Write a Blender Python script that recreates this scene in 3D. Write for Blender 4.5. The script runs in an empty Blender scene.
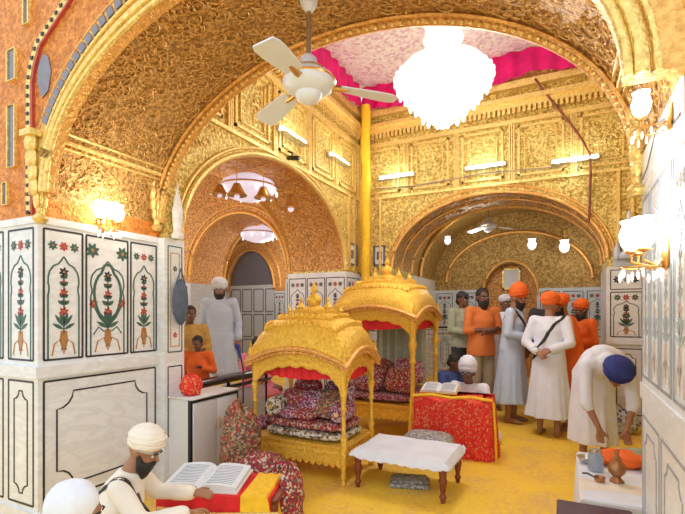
import bpy, math, random
from mathutils import Vector, Matrix
random.seed(7)
PI = math.pi
sc = bpy.context.scene
COL = sc.collection
V = Vector
# ------------------------------------------------------------------ materials
def new_mat(name):
    m = bpy.data.materials.new(name); m.use_nodes = True
    nt = m.node_tree; b = nt.nodes['Principled BSDF']
    return m, nt, b
def nd(nt, t, **k):
    n = nt.nodes.new(t)
    for a, v in k.items(): setattr(n, a, v)
    return n
def plain(name, col, rough=.6, metal=0, var=.12, scale=18, bump=0, emit=None, es=0, trans=0):
    m, nt, b = new_mat(name)
    tc = nd(nt, 'ShaderNodeTexCoord'); nz = nd(nt, 'ShaderNodeTexNoise')
    nz.inputs['Scale'].default_value = scale; nz.inputs['Detail'].default_value = 4
    nt.links.new(tc.outputs['Object'], nz.inputs['Vector'])
    cr = nd(nt, 'ShaderNodeValToRGB')
    cr.color_ramp.elements[0].position = .3; cr.color_ramp.elements[1].position = .7
    cr.color_ramp.elements[0].color = (*[c*(1-var) for c in col], 1)
    cr.color_ramp.elements[1].color = (*[min(1, c*(1+var)) for c in col], 1)
    nt.links.new(nz.outputs['Fac'], cr.inputs['Fac']); nt.links.new(cr.outputs['Color'], b.inputs['Base Color'])
    b.inputs['Roughness'].default_value = rough; b.inputs['Metallic'].default_value = metal
    if bump:
        bp = nd(nt, 'ShaderNodeBump'); bp.inputs['Strength'].default_value = bump; bp.inputs['Distance'].default_value = .01
        nt.links.new(nz.outputs['Fac'], bp.inputs['Height']); nt.links.new(bp.outputs['Normal'], b.inputs['Normal'])
    if emit:
        b.inputs['Emission Color'].default_value = (*emit, 1); b.inputs['Emission Strength'].default_value = es
    if trans: b.inputs['Transmission Weight'].default_value = trans
    return m
def lerp(a, b, t): return a+(b-a)*t
def gold(name, a, c, scale=22, metal=.55, rough=.38, bump=.8, dist=.02, con=1.0, cs=.75):
    """embossed gilding: two scales of beaten foliage"""
    m, nt, b = new_mat(name)
    L = nt.links.new
    tc = nd(nt, 'ShaderNodeTexCoord')
    dn = nd(nt, 'ShaderNodeTexNoise'); dn.inputs['Scale'].default_value = scale*.35
    L(tc.outputs['Object'], dn.inputs['Vector'])
    mx = nd(nt, 'ShaderNodeVectorMath', operation='MULTIPLY_ADD')
    L(dn.outputs['Color'], mx.inputs[0]); mx.inputs[1].default_value = (.12,)*3; L(tc.outputs['Object'], mx.inputs[2])
    v1 = nd(nt, 'ShaderNodeTexVoronoi', feature='SMOOTH_F1'); v1.inputs['Scale'].default_value = scale
    v2 = nd(nt, 'ShaderNodeTexVoronoi', feature='DISTANCE_TO_EDGE'); v2.inputs['Scale'].default_value = scale*.42
    L(mx.outputs[0], v1.inputs['Vector']); L(mx.outputs[0], v2.inputs['Vector'])
    nz = nd(nt, 'ShaderNodeTexNoise'); nz.inputs['Scale'].default_value = scale*2.2; nz.inputs['Detail'].default_value = 3
    L(tc.outputs['Object'], nz.inputs['Vector'])
    m1 = nd(nt, 'ShaderNodeMath', operation='MULTIPLY_ADD'); L(v1.outputs['Distance'], m1.inputs[0]); m1.inputs[1].default_value = -1.0
    L(nz.outputs['Fac'], m1.inputs[2])
    m2 = nd(nt, 'ShaderNodeMath', operation='MINIMUM'); L(v2.outputs['Distance'], m2.inputs[0]); m2.inputs[1].default_value = .12
    m3 = nd(nt, 'ShaderNodeMath', operation='MULTIPLY_ADD'); L(m2.outputs[0], m3.inputs[0]); m3.inputs[1].default_value = 4; L(m1.outputs[0], m3.inputs[2])
    bp = nd(nt, 'ShaderNodeBump'); bp.inputs['Strength'].default_value = bump; bp.inputs['Distance'].default_value = dist
    L(m3.outputs[0], bp.inputs['Height']); L(bp.outputs['Normal'], b.inputs['Normal'])
    cr = nd(nt, 'ShaderNodeValToRGB')
    e = cr.color_ramp.elements
    mc = [lerp(y, x, con) for x, y in zip(c, a)]
    e[0].position = .38; e[0].color = (*[x*.85 for x in mc], 1)
    e[1].position = .62; e[1].color = (*[min(.97, x*(1+.2*con)+.04*con) for x in a], 1)  # mottling paints highlights and shade of the relief into the gold
    k = e.new(.46); k.color = (*mc, 1); k = e.new(.53); k.color = (*a, 1)
    n2 = nd(nt, 'ShaderNodeTexNoise'); n2.inputs['Scale'].default_value = scale*cs; n2.inputs['Detail'].default_value = 7; n2.inputs['Roughness'].default_value = .72
    L(tc.outputs['Object'], n2.inputs['Vector'])
    L(n2.outputs['Fac'], cr.inputs['Fac']); L(cr.outputs['Color'], b.inputs['Base Color'])
    b.inputs['Metallic'].default_value = metal; b.inputs['Roughness'].default_value = rough
    return m
def patterned(name, cols, scale=30, rough=.8, bump=.3):
    """woven / printed cloth: coloured cells"""
    m, nt, b = new_mat(name); L = nt.links.new
    tc = nd(nt, 'ShaderNodeTexCoord'); v = nd(nt, 'ShaderNodeTexVoronoi'); v.inputs['Scale'].default_value = scale
    L(tc.outputs['Object'], v.inputs['Vector'])
    sp = nd(nt, 'ShaderNodeSeparateColor'); L(v.outputs['Color'], sp.inputs[0])
    cr = nd(nt, 'ShaderNodeValToRGB'); cr.color_ramp.interpolation = 'CONSTANT'
    e = cr.color_ramp.elements
    while len(e) < len(cols): e.new(.5)
    for i, cc in enumerate(cols):
        e[i].position = i/len(cols); e[i].color = (*cc, 1)
    L(sp.outputs[0], cr.inputs['Fac']); L(cr.outputs['Color'], b.inputs['Base Color'])
    b.inputs['Roughness'].default_value = rough
    bp = nd(nt, 'ShaderNodeBump'); bp.inputs['Strength'].default_value = bump; bp.inputs['Distance'].default_value = .006
    L(v.outputs['Distance'], bp.inputs['Height']); L(bp.outputs['Normal'], b.inputs['Normal'])
    return m
def marble(name, base=(.82, .84, .86), vein=(.5, .51, .5), scale=3.0):
    m, nt, b = new_mat(name); L = nt.links.new
    tc = nd(nt, 'ShaderNodeTexCoord'); n = nd(nt, 'ShaderNodeTexNoise'); n.inputs['Scale'].default_value = scale
    n.inputs['Detail'].default_value = 8; n.inputs['Distortion'].default_value = 1.6
    mp = nd(nt, 'ShaderNodeMapping'); mp.inputs['Scale'].default_value = (1, 1, 2.6)
    L(tc.outputs['Object'], mp.inputs[0]); L(mp.outputs[0], n.inputs['Vector'])
    cr = nd(nt, 'ShaderNodeValToRGB'); e = cr.color_ramp.elements
    e[0].position = .40; e[0].color = (*base, 1); e[1].position = .62; e[1].color = (*base, 1)
    k = e.new(.5); k.color = (*[x*.72+y*.28 for x, y in zip(base, vein)], 1)
    L(n.outputs['Fac'], cr.inputs['Fac']); L(cr.outputs['Color'], b.inputs['Base Color'])
    b.inputs['Roughness'].default_value = .28
    return m
M = {}
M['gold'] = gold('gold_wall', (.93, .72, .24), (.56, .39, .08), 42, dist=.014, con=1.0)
M['gold_soffit_shade'] = gold('gold_soffit_shade', (.66, .39, .12), (.34, .18, .05), 46, con=.85, metal=.45, rough=.45, dist=.010)  # wall gold made darker and browner: soffit shade put into the colour
M['gold_orange'] = gold('gold_orange', (.82, .31, .05), (.55, .17, .03), 40, con=.7, metal=.35, rough=.45, dist=.01)
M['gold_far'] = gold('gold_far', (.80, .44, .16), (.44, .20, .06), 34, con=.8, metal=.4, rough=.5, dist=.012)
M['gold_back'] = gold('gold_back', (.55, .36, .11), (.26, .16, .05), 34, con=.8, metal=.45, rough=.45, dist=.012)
M['trim'] = gold('gold_trim', (.95, .72, .25), (.75, .48, .12), 45, metal=.5, rough=.33, bump=.5, dist=.008, con=.45)
M['trim_o'] = gold('orange_gilt_trim', (.9, .52, .15), (.66, .3, .06), 45, metal=.5, rough=.35, bump=.5, dist=.008, con=.45)
M['palki'] = gold('beaten_gold', (.98, .64, .09), (.84, .42, .03), 60, metal=.5, rough=.3, bump=.7, dist=.008, con=.5)
M['marble'] = marble('white_marble')
M['marble_c'] = marble('cream_marble', (.80, .80, .76), (.45, .42, .36), 2.2)
M['marble_b'] = marble('bluish_marble', (.62, .68, .75), (.35, .4, .5), 4)
M['black'] = plain('black_inlay', (.03, .03, .035), .4)
M['green'] = plain('green_inlay', (.05, .13, .10), .4)
M['red'] = plain('red_inlay', (.5, .07, .06), .4)
M['tan'] = plain('brown_inlay', (.45, .22, .08), .4)
M['slate'] = plain('grey_mirror_tile', (.22, .21, .25), .15, .4)
M['skin'] = plain('skin_brown', (.36, .17, .09), .5, var=.06)
M['skin_d'] = plain('skin_dark', (.19, .085, .05), .5, var=.06)
M['hair'] = plain('hair_black', (.02, .016, .015), .6, bump=.4, scale=90)
M['white_cloth'] = plain('white_cotton', (.78, .83, .93), .85, var=.05, scale=7, bump=.9)
M['blue_cloth'] = plain('pale_blue_cotton', (.55, .66, .82), .85, var=.06, scale=7, bump=.9)
M['cream_cloth'] = plain('cream_cotton', (.84, .78, .68), .85, var=.06, scale=7, bump=.9)
M['orange_cloth'] = plain('orange_cotton', (.88, .16, .02), .8, var=.1, scale=7, bump=.9)
M['rust_cloth'] = plain('rust_cotton', (.78, .22, .05), .8, var=.1, scale=7, bump=.9)
M['navy'] = plain('navy_cotton', (.02, .035, .22), .75, var=.15, scale=12)
M['khaki'] = plain('khaki_cotton', (.45, .36, .22), .8)
M['sage'] = plain('sage_cotton', (.42, .47, .34), .8)
M['dark_cloth'] = plain('dark_cotton', (.05, .05, .06), .8)
M['blue_robe'] = plain('blue_cotton', (.06, .10, .32), .8)
M['bag_cloth'] = plain('slate_blue_cloth', (.10, .13, .18), .9)
M['pale_slate'] = plain('faint_grey_inlay', (.34, .36, .40), .4)
M['pale_green'] = plain('faint_green_inlay', (.40, .46, .46), .4)
M['pale_tan'] = plain('faint_tan_inlay', (.60, .50, .44), .4)
M['pink_cloth'] = plain('pink_cotton', (.80, .25, .35), .8)
M['ochre'] = plain('ochre_cotton', (.55, .33, .08), .8)
M['red_cloth'] = plain('red_velvet', (.75, .015, .02), .7, var=.15, scale=10)
M['magenta'] = plain('magenta_satin', (.72, .0, .17), .5, var=.2, scale=6)
M['yellow_cloth'] = plain('yellow_cloth', (.92, .55, .02), .7)
M['eye_w'] = plain('eye_white', (.8, .78, .74), .3, var=0)
M['lip'] = plain('lip', (.3, .09, .07), .5)
M['strap'] = plain('black_strap', (.02, .02, .025), .6)
M['wood'] = plain('red_brown_wood', (.22, .05, .02), .4, scale=12, var=.3)
M['wood_l'] = plain('tan_wood', (.42, .2, .07), .5, scale=12, var=.3)
M['blk'] = plain('black_lacquer', (.015, .015, .018), .25)
M['steel'] = plain('steel', (.6, .62, .65), .25, .9)
M['brass'] = plain('brass', (.72, .42, .12), .3, .85)
M['bronze'] = plain('bronze', (.42, .2, .09), .35, .7)
M['laminate'] = plain('white_laminate', (.74, .76, .78), .4, var=.03)
M['paper'] = plain('paper', (.72, .76, .80), .9, var=.04)
M['ink'] = plain('ink_lines', (.30, .32, .36), .9)
M['fan_w'] = plain('fan_enamel', (.76, .83, .94), .3, var=.03)
M['bulb'] = plain('lamp_glass_warm', (1, .95, .85), .3, emit=(1, .92, .78), es=14)
M['bulb_w'] = plain('lamp_glass_white', (1, 1, 1), .3, emit=(.93, .96, 1), es=14)
M['tube'] = plain('tube_glass', (1, 1, 1), .3, emit=(.92, .96, 1), es=10)
M['crystal'] = plain('lit_crystal', (1, 1, 1), .2, emit=(.98, .98, 1), es=.75)
M['lav'] = plain('lavender_lamp_glass', (.8, .78, .95), .3, emit=(.78, .76, 1), es=.45)
M['clear'] = plain('pale_glass', (.6, .72, .85), .1, var=.02, trans=.6)
M['floral'] = patterned('floral_brocade', [(.35, .015, .03), (.5, .03, .05), (.16, .03, .04), (.62, .5, .42), (.3, .02, .06), (.45, .22, .08), (.1, .1, .08)], 75)
M['floral2'] = patterned('violet_brocade', [(.3, .02, .10), (.55, .42, .5), (.16, .04, .12), (.5, .04, .08), (.62, .5, .5), (.12, .08, .1)], 80)
M['redprint'] = patterned('red_printed_cloth', [(.78, .03, .02), (.85, .05, .03), (.7, .02, .02), (.78, .28, .10), (.8, .04, .03), (.86, .05, .03)], 70)
M['quilt'] = patterned('patchwork_cloth', [(.12, .09, .05), (.35, .12, .05), (.3, .25, .12), (.45, .03, .04), (.08, .08, .08), (.5, .35, .22)], 60)
M['greyprint'] = patterned('grey_printed_mat', [(.28, .27, .26), (.5, .48, .45), (.2, .19, .18), (.38, .36, .34)], 60)
M['canopy'] = patterned('pink_white_canopy_cloth', [(.74, .66, .62), (.7, .55, .55), (.8, .74, .7), (.62, .42, .46), (.76, .7, .62)], 22, bump=.15)
M['edging'] = patterned('white_black_edging', [(.6, .55, .45), (.12, .07, .05), (.7, .66, .58), (.3, .2, .1)], 40)
# floor: yellow matting with worn speckle
def floor_mat():
    m, nt, b = new_mat('yellow_matting'); L = nt.links.new
    tc = nd(nt, 'ShaderNodeTexCoord')
    n = nd(nt, 'ShaderNodeTexNoise'); n.inputs['Scale'].default_value = 26; n.inputs['Detail'].default_value = 6
    n2 = nd(nt, 'ShaderNodeTexNoise'); n2.inputs['Scale'].default_value = 2.2; n2.inputs['Detail'].default_value = 3
    L(tc.outputs['Object'], n.inputs['Vector']); L(tc.outputs['Object'], n2.inputs['Vector'])
    a = nd(nt, 'ShaderNodeMath', operation='ADD'); L(n.outputs['Fac'], a.inputs[0]); L(n2.outputs['Fac'], a.inputs[1])
    cr = nd(nt, 'ShaderNodeValToRGB'); e = cr.color_ramp.elements
    e[0].position = .40; e[0].color = (.80, .50, .12, 1); e[1].position = .60; e[1].color = (.97, .66, .05, 1)
    k = e.new(.5); k.color = (.94, .61, .06, 1)
    h = nd(nt, 'ShaderNodeMath', operation='MULTIPLY'); h.inputs[1].default_value = .5; L(a.outputs[0], h.inputs[0])
    L(h.outputs[0], cr.inputs['Fac']); L(cr.outputs['Color'], b.inputs['Base Color'])
    b.inputs['Roughness'].default_value = .75
    bp = nd(nt, 'ShaderNodeBump'); bp.inputs['Strength'].default_value = .35; bp.inputs['Distance'].default_value = .01
    L(n.outputs['Fac'], bp.inputs['Height']); L(bp.outputs['Normal'], b.inputs['Normal'])
    return m
M['floor'] = floor_mat()

# ------------------------------------------------------------------ mesh builder
class MB:
    def __init__(s): s.v = []; s.f = []; s.m = []; s.k = 0
    def add(s, vs, fs, k=None):
        o = len(s.v); s.v += [tuple(x) for x in vs]; kk = s.k if k is None else k
        for f in fs: s.f.append(tuple(i+o for i in f)); s.m.append(kk)
        return s
    def box(s, x0, x1, y0, y1, z0, z1, k=None):
        vs = [(x, y, z) for x in (x0, x1) for y in (y0, y1) for z in (z0, z1)]
        return s.add(vs, [(0, 1, 3, 2), (4, 6, 7, 5), (0, 4, 5, 1), (2, 3, 7, 6), (0, 2, 6, 4), (1, 5, 7, 3)], k)
    def bbox(s, x0, x1, y0, y1, z0, z1, b=.01, k=None):
        """box with chamfered vertical and horizontal edges"""
        def ring(i, z): return [(x0+i+b, y0+i, z), (x1-i-b, y0+i, z), (x1-i, y0+i+b, z), (x1-i, y1-i-b, z), (x1-i-b, y1-i, z), (x0+i+b, y1-i, z), (x0+i, y1-i-b, z), (x0+i, y0+i+b, z)]
        R = [ring(b, z0), ring(0, z0+b), ring(0, z1-b), ring(b, z1)]
        return s.rings(R, k)
    def rings(s, R, k=None, capa=True, closed=False):
        n = len(R[0]); vs = [p for r in R for p in r]; fs = []
        m = len(R)
        for i in range(m if closed else m-1):
            a = i*n; b = ((i+1) % m)*n
            for j in range(n): fs.append((a+j, a+(j+1) % n, b+(j+1) % n, b+j))
        if capa and not closed: fs.append(tuple(range(n-1, -1, -1))); fs.append(tuple((m-1)*n+j for j in range(n)))
        return s.add(vs, fs, k)
    def tube(s, pts, r, n=8, k=None, closed=False):
        pts = [V(p) for p in pts]; m = len(pts); R = []; up = V((.13, .07, 1)).normalized()
        for i, p in enumerate(pts):
            if closed: d = pts[(i+1) % m]-pts[i-1]
            else: d = pts[min(i+1, m-1)]-pts[max(i-1, 0)]
            d = d.normalized() if d.length > 1e-9 else V((0, 0, 1))
            if abs(d.dot(up)) > .97: a = d.cross(V((1, 0, 0))).normalized()
            else: a = d.cross(up).normalized()
            b = d.cross(a); rr = r[i] if isinstance(r, (list, tuple)) else r
            R.append([p+(a*math.cos(t)+b*math.sin(t))*rr for t in [2*PI*j/n for j in range(n)]])
        return s.rings(R, k, True, closed)
    def lathe(s, prof, c=(0, 0, 0), n=16, k=None, ax=None):
        c = V(c); R = []
        for r, z in prof:
            R.append([c+V((max(r, 1e-4)*math.cos(2*PI*j/n), max(r, 1e-4)*math.sin(2*PI*j/n), z)) for j in range(n)])
        return s.rings(R, k)
    def ell(s, c, r, k=None, nu=16, nv=10, fn=None, rot=None):
        c = V(c); R = []
        if isinstance(r, (int, float)): r = (r, r, r)
        for i in range(nv+1):
            ph = -PI/2+PI*i/nv; ph = max(-PI/2+.03, min(PI/2-.03, ph)); row = []
            for j in range(nu):
                t = 2*PI*j/nu; q = V((math.cos(ph)*math.cos(t), math.cos(ph)*math.sin(t), math.sin(ph)))
                g = fn(q, t, ph) if fn else 1
                p = V((q.x*r[0]*g, q.y*r[1]*g, q.z*r[2]*g))
                if rot: p = rot @ p
                row.append(c+p)
            R.append(row)
        return s.rings(R, k)
    def cap(s, a, ra, b, rb, n=12, k=None):
        a = V(a); b = V(b); d = (b-a); L = d.length
        if L < 1e-6: return s.ell(a, max(ra, rb), k)
        d /= L; P = []; rr = []
        for t in (-.98, -.8, -.5, 0): P.append(a+d*ra*t); rr.append(ra*math.sqrt(1-t*t))
        for t in (0, .5, .8, .98): P.append(b+d*rb*t); rr.append(rb*math.sqrt(1-t*t))
        return s.tube(P, rr, n, k)
    def prism(s, poly, F, t=.003, k=None):
        o, u, w = F; n = u.cross(w); m = len(poly)
        a = [o+u*x+w*y for x, y in poly]; b = [p+n*t for p in a]
        # n is the outward normal: u x w
        fs = [tuple(range(m-1, -1, -1)), tuple(range(m, 2*m))]+[(i, (i+1) % m, m+(i+1) % m, m+i) for i in range(m)]
        return s.add(a+b, fs, k)
    def ribbon(s, pts, w, F, t=.003, k=None, closed=False):
        m = len(pts); h = w/2; L = []; R = []
        for i in range(m):
            if closed: p, q = pts[i-1], pts[(i+1) % m]
            else: p, q = pts[max(i-1, 0)], pts[min(i+1, m-1)]
            dx, dy = q[0]-p[0], q[1]-p[1]; l = math.hypot(dx, dy) or 1
            nx, ny = -dy/l*h, dx/l*h
            L.append((pts[i][0]+nx, pts[i][1]+ny)); R.append((pts[i][0]-nx, pts[i][1]-ny))
        for i in range(m if closed else m-1):
            j = (i+1) % m; s.prism([R[i], R[j], L[j], L[i]], F, t, k)
        return s
    def build(s, name, mats, parent=None, smooth=True, loc=None):
        me = bpy.data.meshes.new(name); me.from_pydata(s.v, [], s.f)
        if not isinstance(mats, (list, tuple)): mats = [mats]
        for m in mats: me.materials.append(M[m] if isinstance(m, str) else m)
        me.polygons.foreach_set('material_index', s.m)
        me.polygons.foreach_set('use_smooth', [smooth]*len(s.f))
        me.validate(); me.update()
        if smooth:
            try: me.set_sharp_from_angle(angle=math.radians(45))
            except Exception: pass
        o = bpy.data.objects.new(name, me); COL.objects.link(o)
        if parent: o.parent = parent
        if loc: o.location = loc
        return o
def tag(o, label=None, cat=None, group=None, kind=None):
    if label: o['label'] = label
    if cat: o['category'] = cat
    if group: o['group'] = group
    if kind: o['kind'] = kind
    return o
def st(o, label=None):
    o['kind'] = 'structure'
    if label: o['label'] = label
    return o
def thing(name, label, cat, loc=(0, 0, 0), rz=0, group=None, scale=1):
    o = bpy.data.objects.new(name, None); COL.objects.link(o); o.empty_display_size = .1
    o.location = loc; o.rotation_euler = (0, 0, rz); o.scale = (scale,)*3
    return tag(o, label, cat, group)
def dup(root, loc, rz=None, label=None, scale=None):
    r = root.copy(); COL.objects.link(r); r.location = loc
    if rz is not None: r.rotation_euler = (0, 0, rz)
    if label: r['label'] = label
    if scale: r.scale = (scale,)*3
    for ch in list(root.children):
        c = ch.copy(); COL.objects.link(c); c.parent = r
        for g in ch.children:
            d = g.copy(); COL.objects.link(d); d.parent = c
    return r
def remesh(mb, name, mats, parent, vox=.012, smooth=4, wrap=None):
    o = mb.build(name, mats, parent, True)
    md = o.modifiers.new('r', 'REMESH'); md.mode = 'VOXEL'; md.voxel_size = vox; md.use_smooth_shade = True
    sm = o.modifiers.new('s', 'SMOOTH'); sm.iterations = smooth; sm.factor = .5
    dg = bpy.context.evaluated_depsgraph_get(); dg.update()
    me = bpy.data.meshes.new_from_object(o.evaluated_get(dg)); old = o.data
    o.modifiers.clear(); o.data = me; me.name = name
    me.materials.clear()
    for m in (mats if isinstance(mats, (list, tuple)) else [mats]): me.materials.append(M[m])
    me.polygons.foreach_set('use_smooth', [True]*len(me.polygons))
    bpy.data.meshes.remove(old)
    return o
def lerp(a, b, t): return a+(b-a)*t

# ------------------------------------------------------------------ camera, world
TH = math.atan2(.443, .8965)
cam = bpy.data.objects.new('camera', bpy.data.cameras.new('camera')); COL.objects.link(cam); sc.camera = cam
cam.location = (0, 0, 1.5); cam.rotation_euler = (PI/2, 0, TH)
cam.data.sensor_width = 36; cam.data.lens = 451/685*36; cam.data.shift_y = 56/685; cam.data.clip_start = .02
w = bpy.data.worlds.new('world'); sc.world = w; w.use_nodes = True
w.node_tree.nodes['Background'].inputs[0].default_value = (.90, .95, 1, 1)
w.node_tree.nodes['Background'].inputs[1].default_value = 1.15
sc.view_settings.view_transform = 'Standard'; sc.view_settings.look = 'None'
sc.view_settings.exposure = .28; sc.view_settings.gamma = 1; sc.view_settings.use_curve_mapping = False

# ------------------------------------------------------------------ setting
XL, XR, YF, YB = -3.25, .37, 1.85, 2.89
b = MB(); b.box(-10, 3.5, -4, 12, -.2, 0); st(b.build('floor', 'floor', smooth=False), 'yellow matting floor')

def ellpt(cx, a, sp, rise, t): return (cx+a*math.cos(t), sp+rise*math.sin(t))
def arch_wall(name, axis, p0, p1, u0, u1, zt, ua, ub, sp, rise, mats, z0=0, N=40, label=None):
    """slab between p0 and p1 (normal axis) from u0..u1, opening ua..ub, half ellipse over the spring line; material 0 faces, 1 soffit"""
    mb = MB(); cx = (ua+ub)/2; a = (ub-ua)/2
    def P(u, p, z): return (u, p, z) if axis == 'y' else (p, u, z)
    def bx(ua_, ub_, za, zb):
        if axis == 'y': mb.box(ua_, ub_, p0, p1, za, zb, 0)
        else: mb.box(p0, p1, ua_, ub_, za, zb, 0)
    if z0 < sp:
        if ua > u0: bx(u0, ua, z0, sp)
        if u1 > ub: bx(ub, u1, z0, sp)
    if ua > u0: bx(u0, ua, sp, zt)
    if u1 > ub: bx(ub, u1, sp, zt)
    for i in range(N):
        t0 = PI-PI*i/N; t1 = PI-PI*(i+1)/N
        x0, y0 = ellpt(cx, a, sp, rise, t0); x1, y1 = ellpt(cx, a, sp, rise, t1)
        vs = [P(x0, p0, y0), P(x1, p0, y1), P(x1, p0, zt), P(x0, p0, zt), P(x0, p1, y0), P(x1, p1, y1), P(x1, p1, zt), P(x0, p1, zt)]
        mb.add(vs, [(0, 1, 2, 3), (5, 4, 7, 6), (3, 2, 6, 7)], 0); mb.add(vs, [(0, 4, 5, 1)], 1)
    return st(mb.build(name, mats, smooth=False), label)
def arch_band(name, axis, p0, p1, cx, a0, r0, a1, r1, sp, mat, N=60, ends=0, parent=None):
    """raised ring between two half ellipses"""
    mb = MB(); R = []
    def P(u, p, z): return (u, p, z) if axis == 'y' else (p, u, z)
    for i in range(N+1):
        t = PI*i/N
        x0, y0 = ellpt(cx, a0, sp, r0, t); x1, y1 = ellpt(cx, a1, sp, r1, t)
        R.append([P(x0, p0, y0), P(x1, p0, y1), P(x1, p1, y1), P(x0, p1, y0)])
    mb.rings(R, 0)
    return st(mb.build(name, mat, parent))
def arch_tube(mb, axis, p, cx, a, rise, sp, r, N=60, k=0, wob=0, nw=0, t0=0, t1=PI):
    pts = []
    for i in range(N+1):
        t = t0+(t1-t0)*i/N; x, z = ellpt(cx, a, sp, rise, t)
        pts.append((x, p, z) if axis == 'y' else (p, x, z))
    mb.tube(pts, r, 8, k)

# main front arch (soffit overhead)
ACX = (XL+XR)/2; AA = (XR-XL)/2
arch_wall('wall_front', 'y', YF, YB, -6.5, 2.6, 5.4, XL, XR, 2.3, 1.2, ['gold_orange', 'gold_soffit_shade'], z0=2.17, N=56, label='orange gilt arch wall with shade-browned gold soffit')
tn = [0]
def trim_name(): tn[0] += 1; return 'trim_%d' % tn[0]
arch_band(trim_name(), 'y', YF-.05, YF+.02, ACX, 1.62, 1.0, 1.82, 1.25, 2.3, 'trim_o')
mb = MB()
arch_tube(mb, 'y', YF-.055, ACX, 1.63, 1.01, 2.3, .018, k=0); arch_tube(mb, 'y', YF-.055, ACX, 1.715, 1.135, 2.3, .014, k=0)
arch_tube(mb, 'y', YF-.05, ACX, 1.67, 1.065, 2.3, .028, k=0)
st(mb.build(trim_name(), ['trim', 'trim_o']))
# mirror tile ring and bead lines outside the arch
mb = MB()
for i in range(8, 58):
    t = PI*(i+.5)/66
    x, z = ellpt(ACX, 1.765, 2.3, 1.195, t); x2, z2 = ellpt(ACX, 1.765, 2.3, 1.195, t+.02)
    u = V((x2-x, 0, z2-z)).normalized(); w_ = V((-u.z, 0, u.x)); o = V((x, YF-.05, z))
    F = (o, u, -w_ if (u.cross(w_)).y > 0 else w_)
    hw, hh = .026, .028
    mb.prism([(-hw, -hh), (hw, -hh), (hw, hh), (-hw, hh)], F, .012, 0)
arch_tube(mb, 'y', YF-.05, ACX, 1.815, 1.25, 2.3, .008, k=1)
st(mb.build(trim_name(), ['slate', 'trim_o'], smooth=False), 'ring of grey mirror tiles round the arch')
# left outer bands of front wall: beaded navy line, red line, mirror tablets
mb = MB()
F0 = (V((0, YF, 0)), V((1, 0, 0)), V((0, 0, 1)))     # u x w = -y
path = [(-3.345, 2.2), (-3.345, 3.1), (-3.32, 3.2), (-3.25, 3.34), (-2.97, 3.52), (-2.5, 3.85), (-2.0, 4.15), (-1.4, 4.25)]
def dens(path, st_=.03):
    out = []
    for (a, b_), (c, d) in zip(path, path[1:]):
        n = max(1, int(math.hypot(c-a, d-b_)/st_))
        for i in range(n): out.append((a+(c-a)*i/n, b_+(d-b_)*i/n))
    return out
pp = dens(path)
mb.ribbon([(x, z) for x, z in pp], .05, F0, .012, 3)
for i, (x, z) in enumerate(pp):
    if i % 2 == 0: mb.prism([(x-.012, z-.011), (x+.012, z-.011), (x+.012, z+.011), (x-.012, z+.011)], F0, .02, 0)
mb.ribbon([(x+.055, z-.02) for x, z in pp], .014, F0, .02, 1)
for (x, z, ww, hh) in [(-3.54, 2.76, .045, .22), (-3.54, 3.27, .05, .11), (-3.62, 2.36, .03, .08), (-3.36, 3.6, .03, .09)]:
    mb.prism([(x-ww, z-hh), (x+ww, z-hh), (x+ww, z+hh), (x-ww, z+hh)], F0, .012, 2)
    mb.ribbon([(x-ww, z-hh), (x+ww, z-hh), (x+ww, z+hh), (x-ww, z+hh)], .014, F0, .022, 3, True)
mb.prism([(-3.19, 2.96), (-3.12, 3.00), (-3.09, 3.12), (-3.12, 3.22), (-3.17, 3.26), (-3.23, 3.2), (-3.24, 3.08)], F0, .008, 2)
st(mb.build(trim_name(), ['black', 'red', 'slate', 'trim'], smooth=False), 'beaded bands and mirror tablets on the orange wall')
# inner edge moulding of the front arch, dentils, gold capitals
mb = MB()
arch_tube(mb, 'y', YB+.0, ACX, 1.79, 1.19, 2.3, .035, k=0); arch_tube(mb, 'y', YB-.07, ACX, 1.785, 1.185, 2.3, .014, k=0)
arch_tube(mb, 'y', YB+.03, ACX, 1.84, 1.25, 2.3, .02, k=0)
st(mb.build(trim_name(), ['trim_o']))
mb = MB()
for i in range(90):
    t = PI*(i+.5)/90; x, z = ellpt(ACX, 1.775, 2.3, 1.165, t)
    mb.ell((x, YB-.035, z), (.016, .016, .016), nu=6, nv=4)
st(mb.build(trim_name(), ['trim']))
def capital(x, y, z, sgn):
    mb = MB()
    # bracket of stacked leaves swelling to the arch foot
    for i, (dz, r) in enumerate([(-.42, .02), (-.34, .035), (-.26, .05), (-.17, .06), (-.08, .07), (.02, .075)]):
        for q in (-1, 0, 1):
            mb.ell((x, y-.06+q*.055*(r/.07), z+dz), (r*.7, r*.5, .07), nu=8, nv=6)
    mb.lathe([(.03, -.5), (.05, -.47), (.03, -.44)], (x, y-.06, z), 10)
    mb.box(x-.06, x+.06, y-.16, y+.04, z+.06, z+.1)
    return st(mb.build(trim_name(), ['trim']))
capital(XL+.03, YB, 2.72, 1); capital(XL+.10, YF+.02, 2.60, 1); capital(XR-.03, YB, 2.62, -1)

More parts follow.
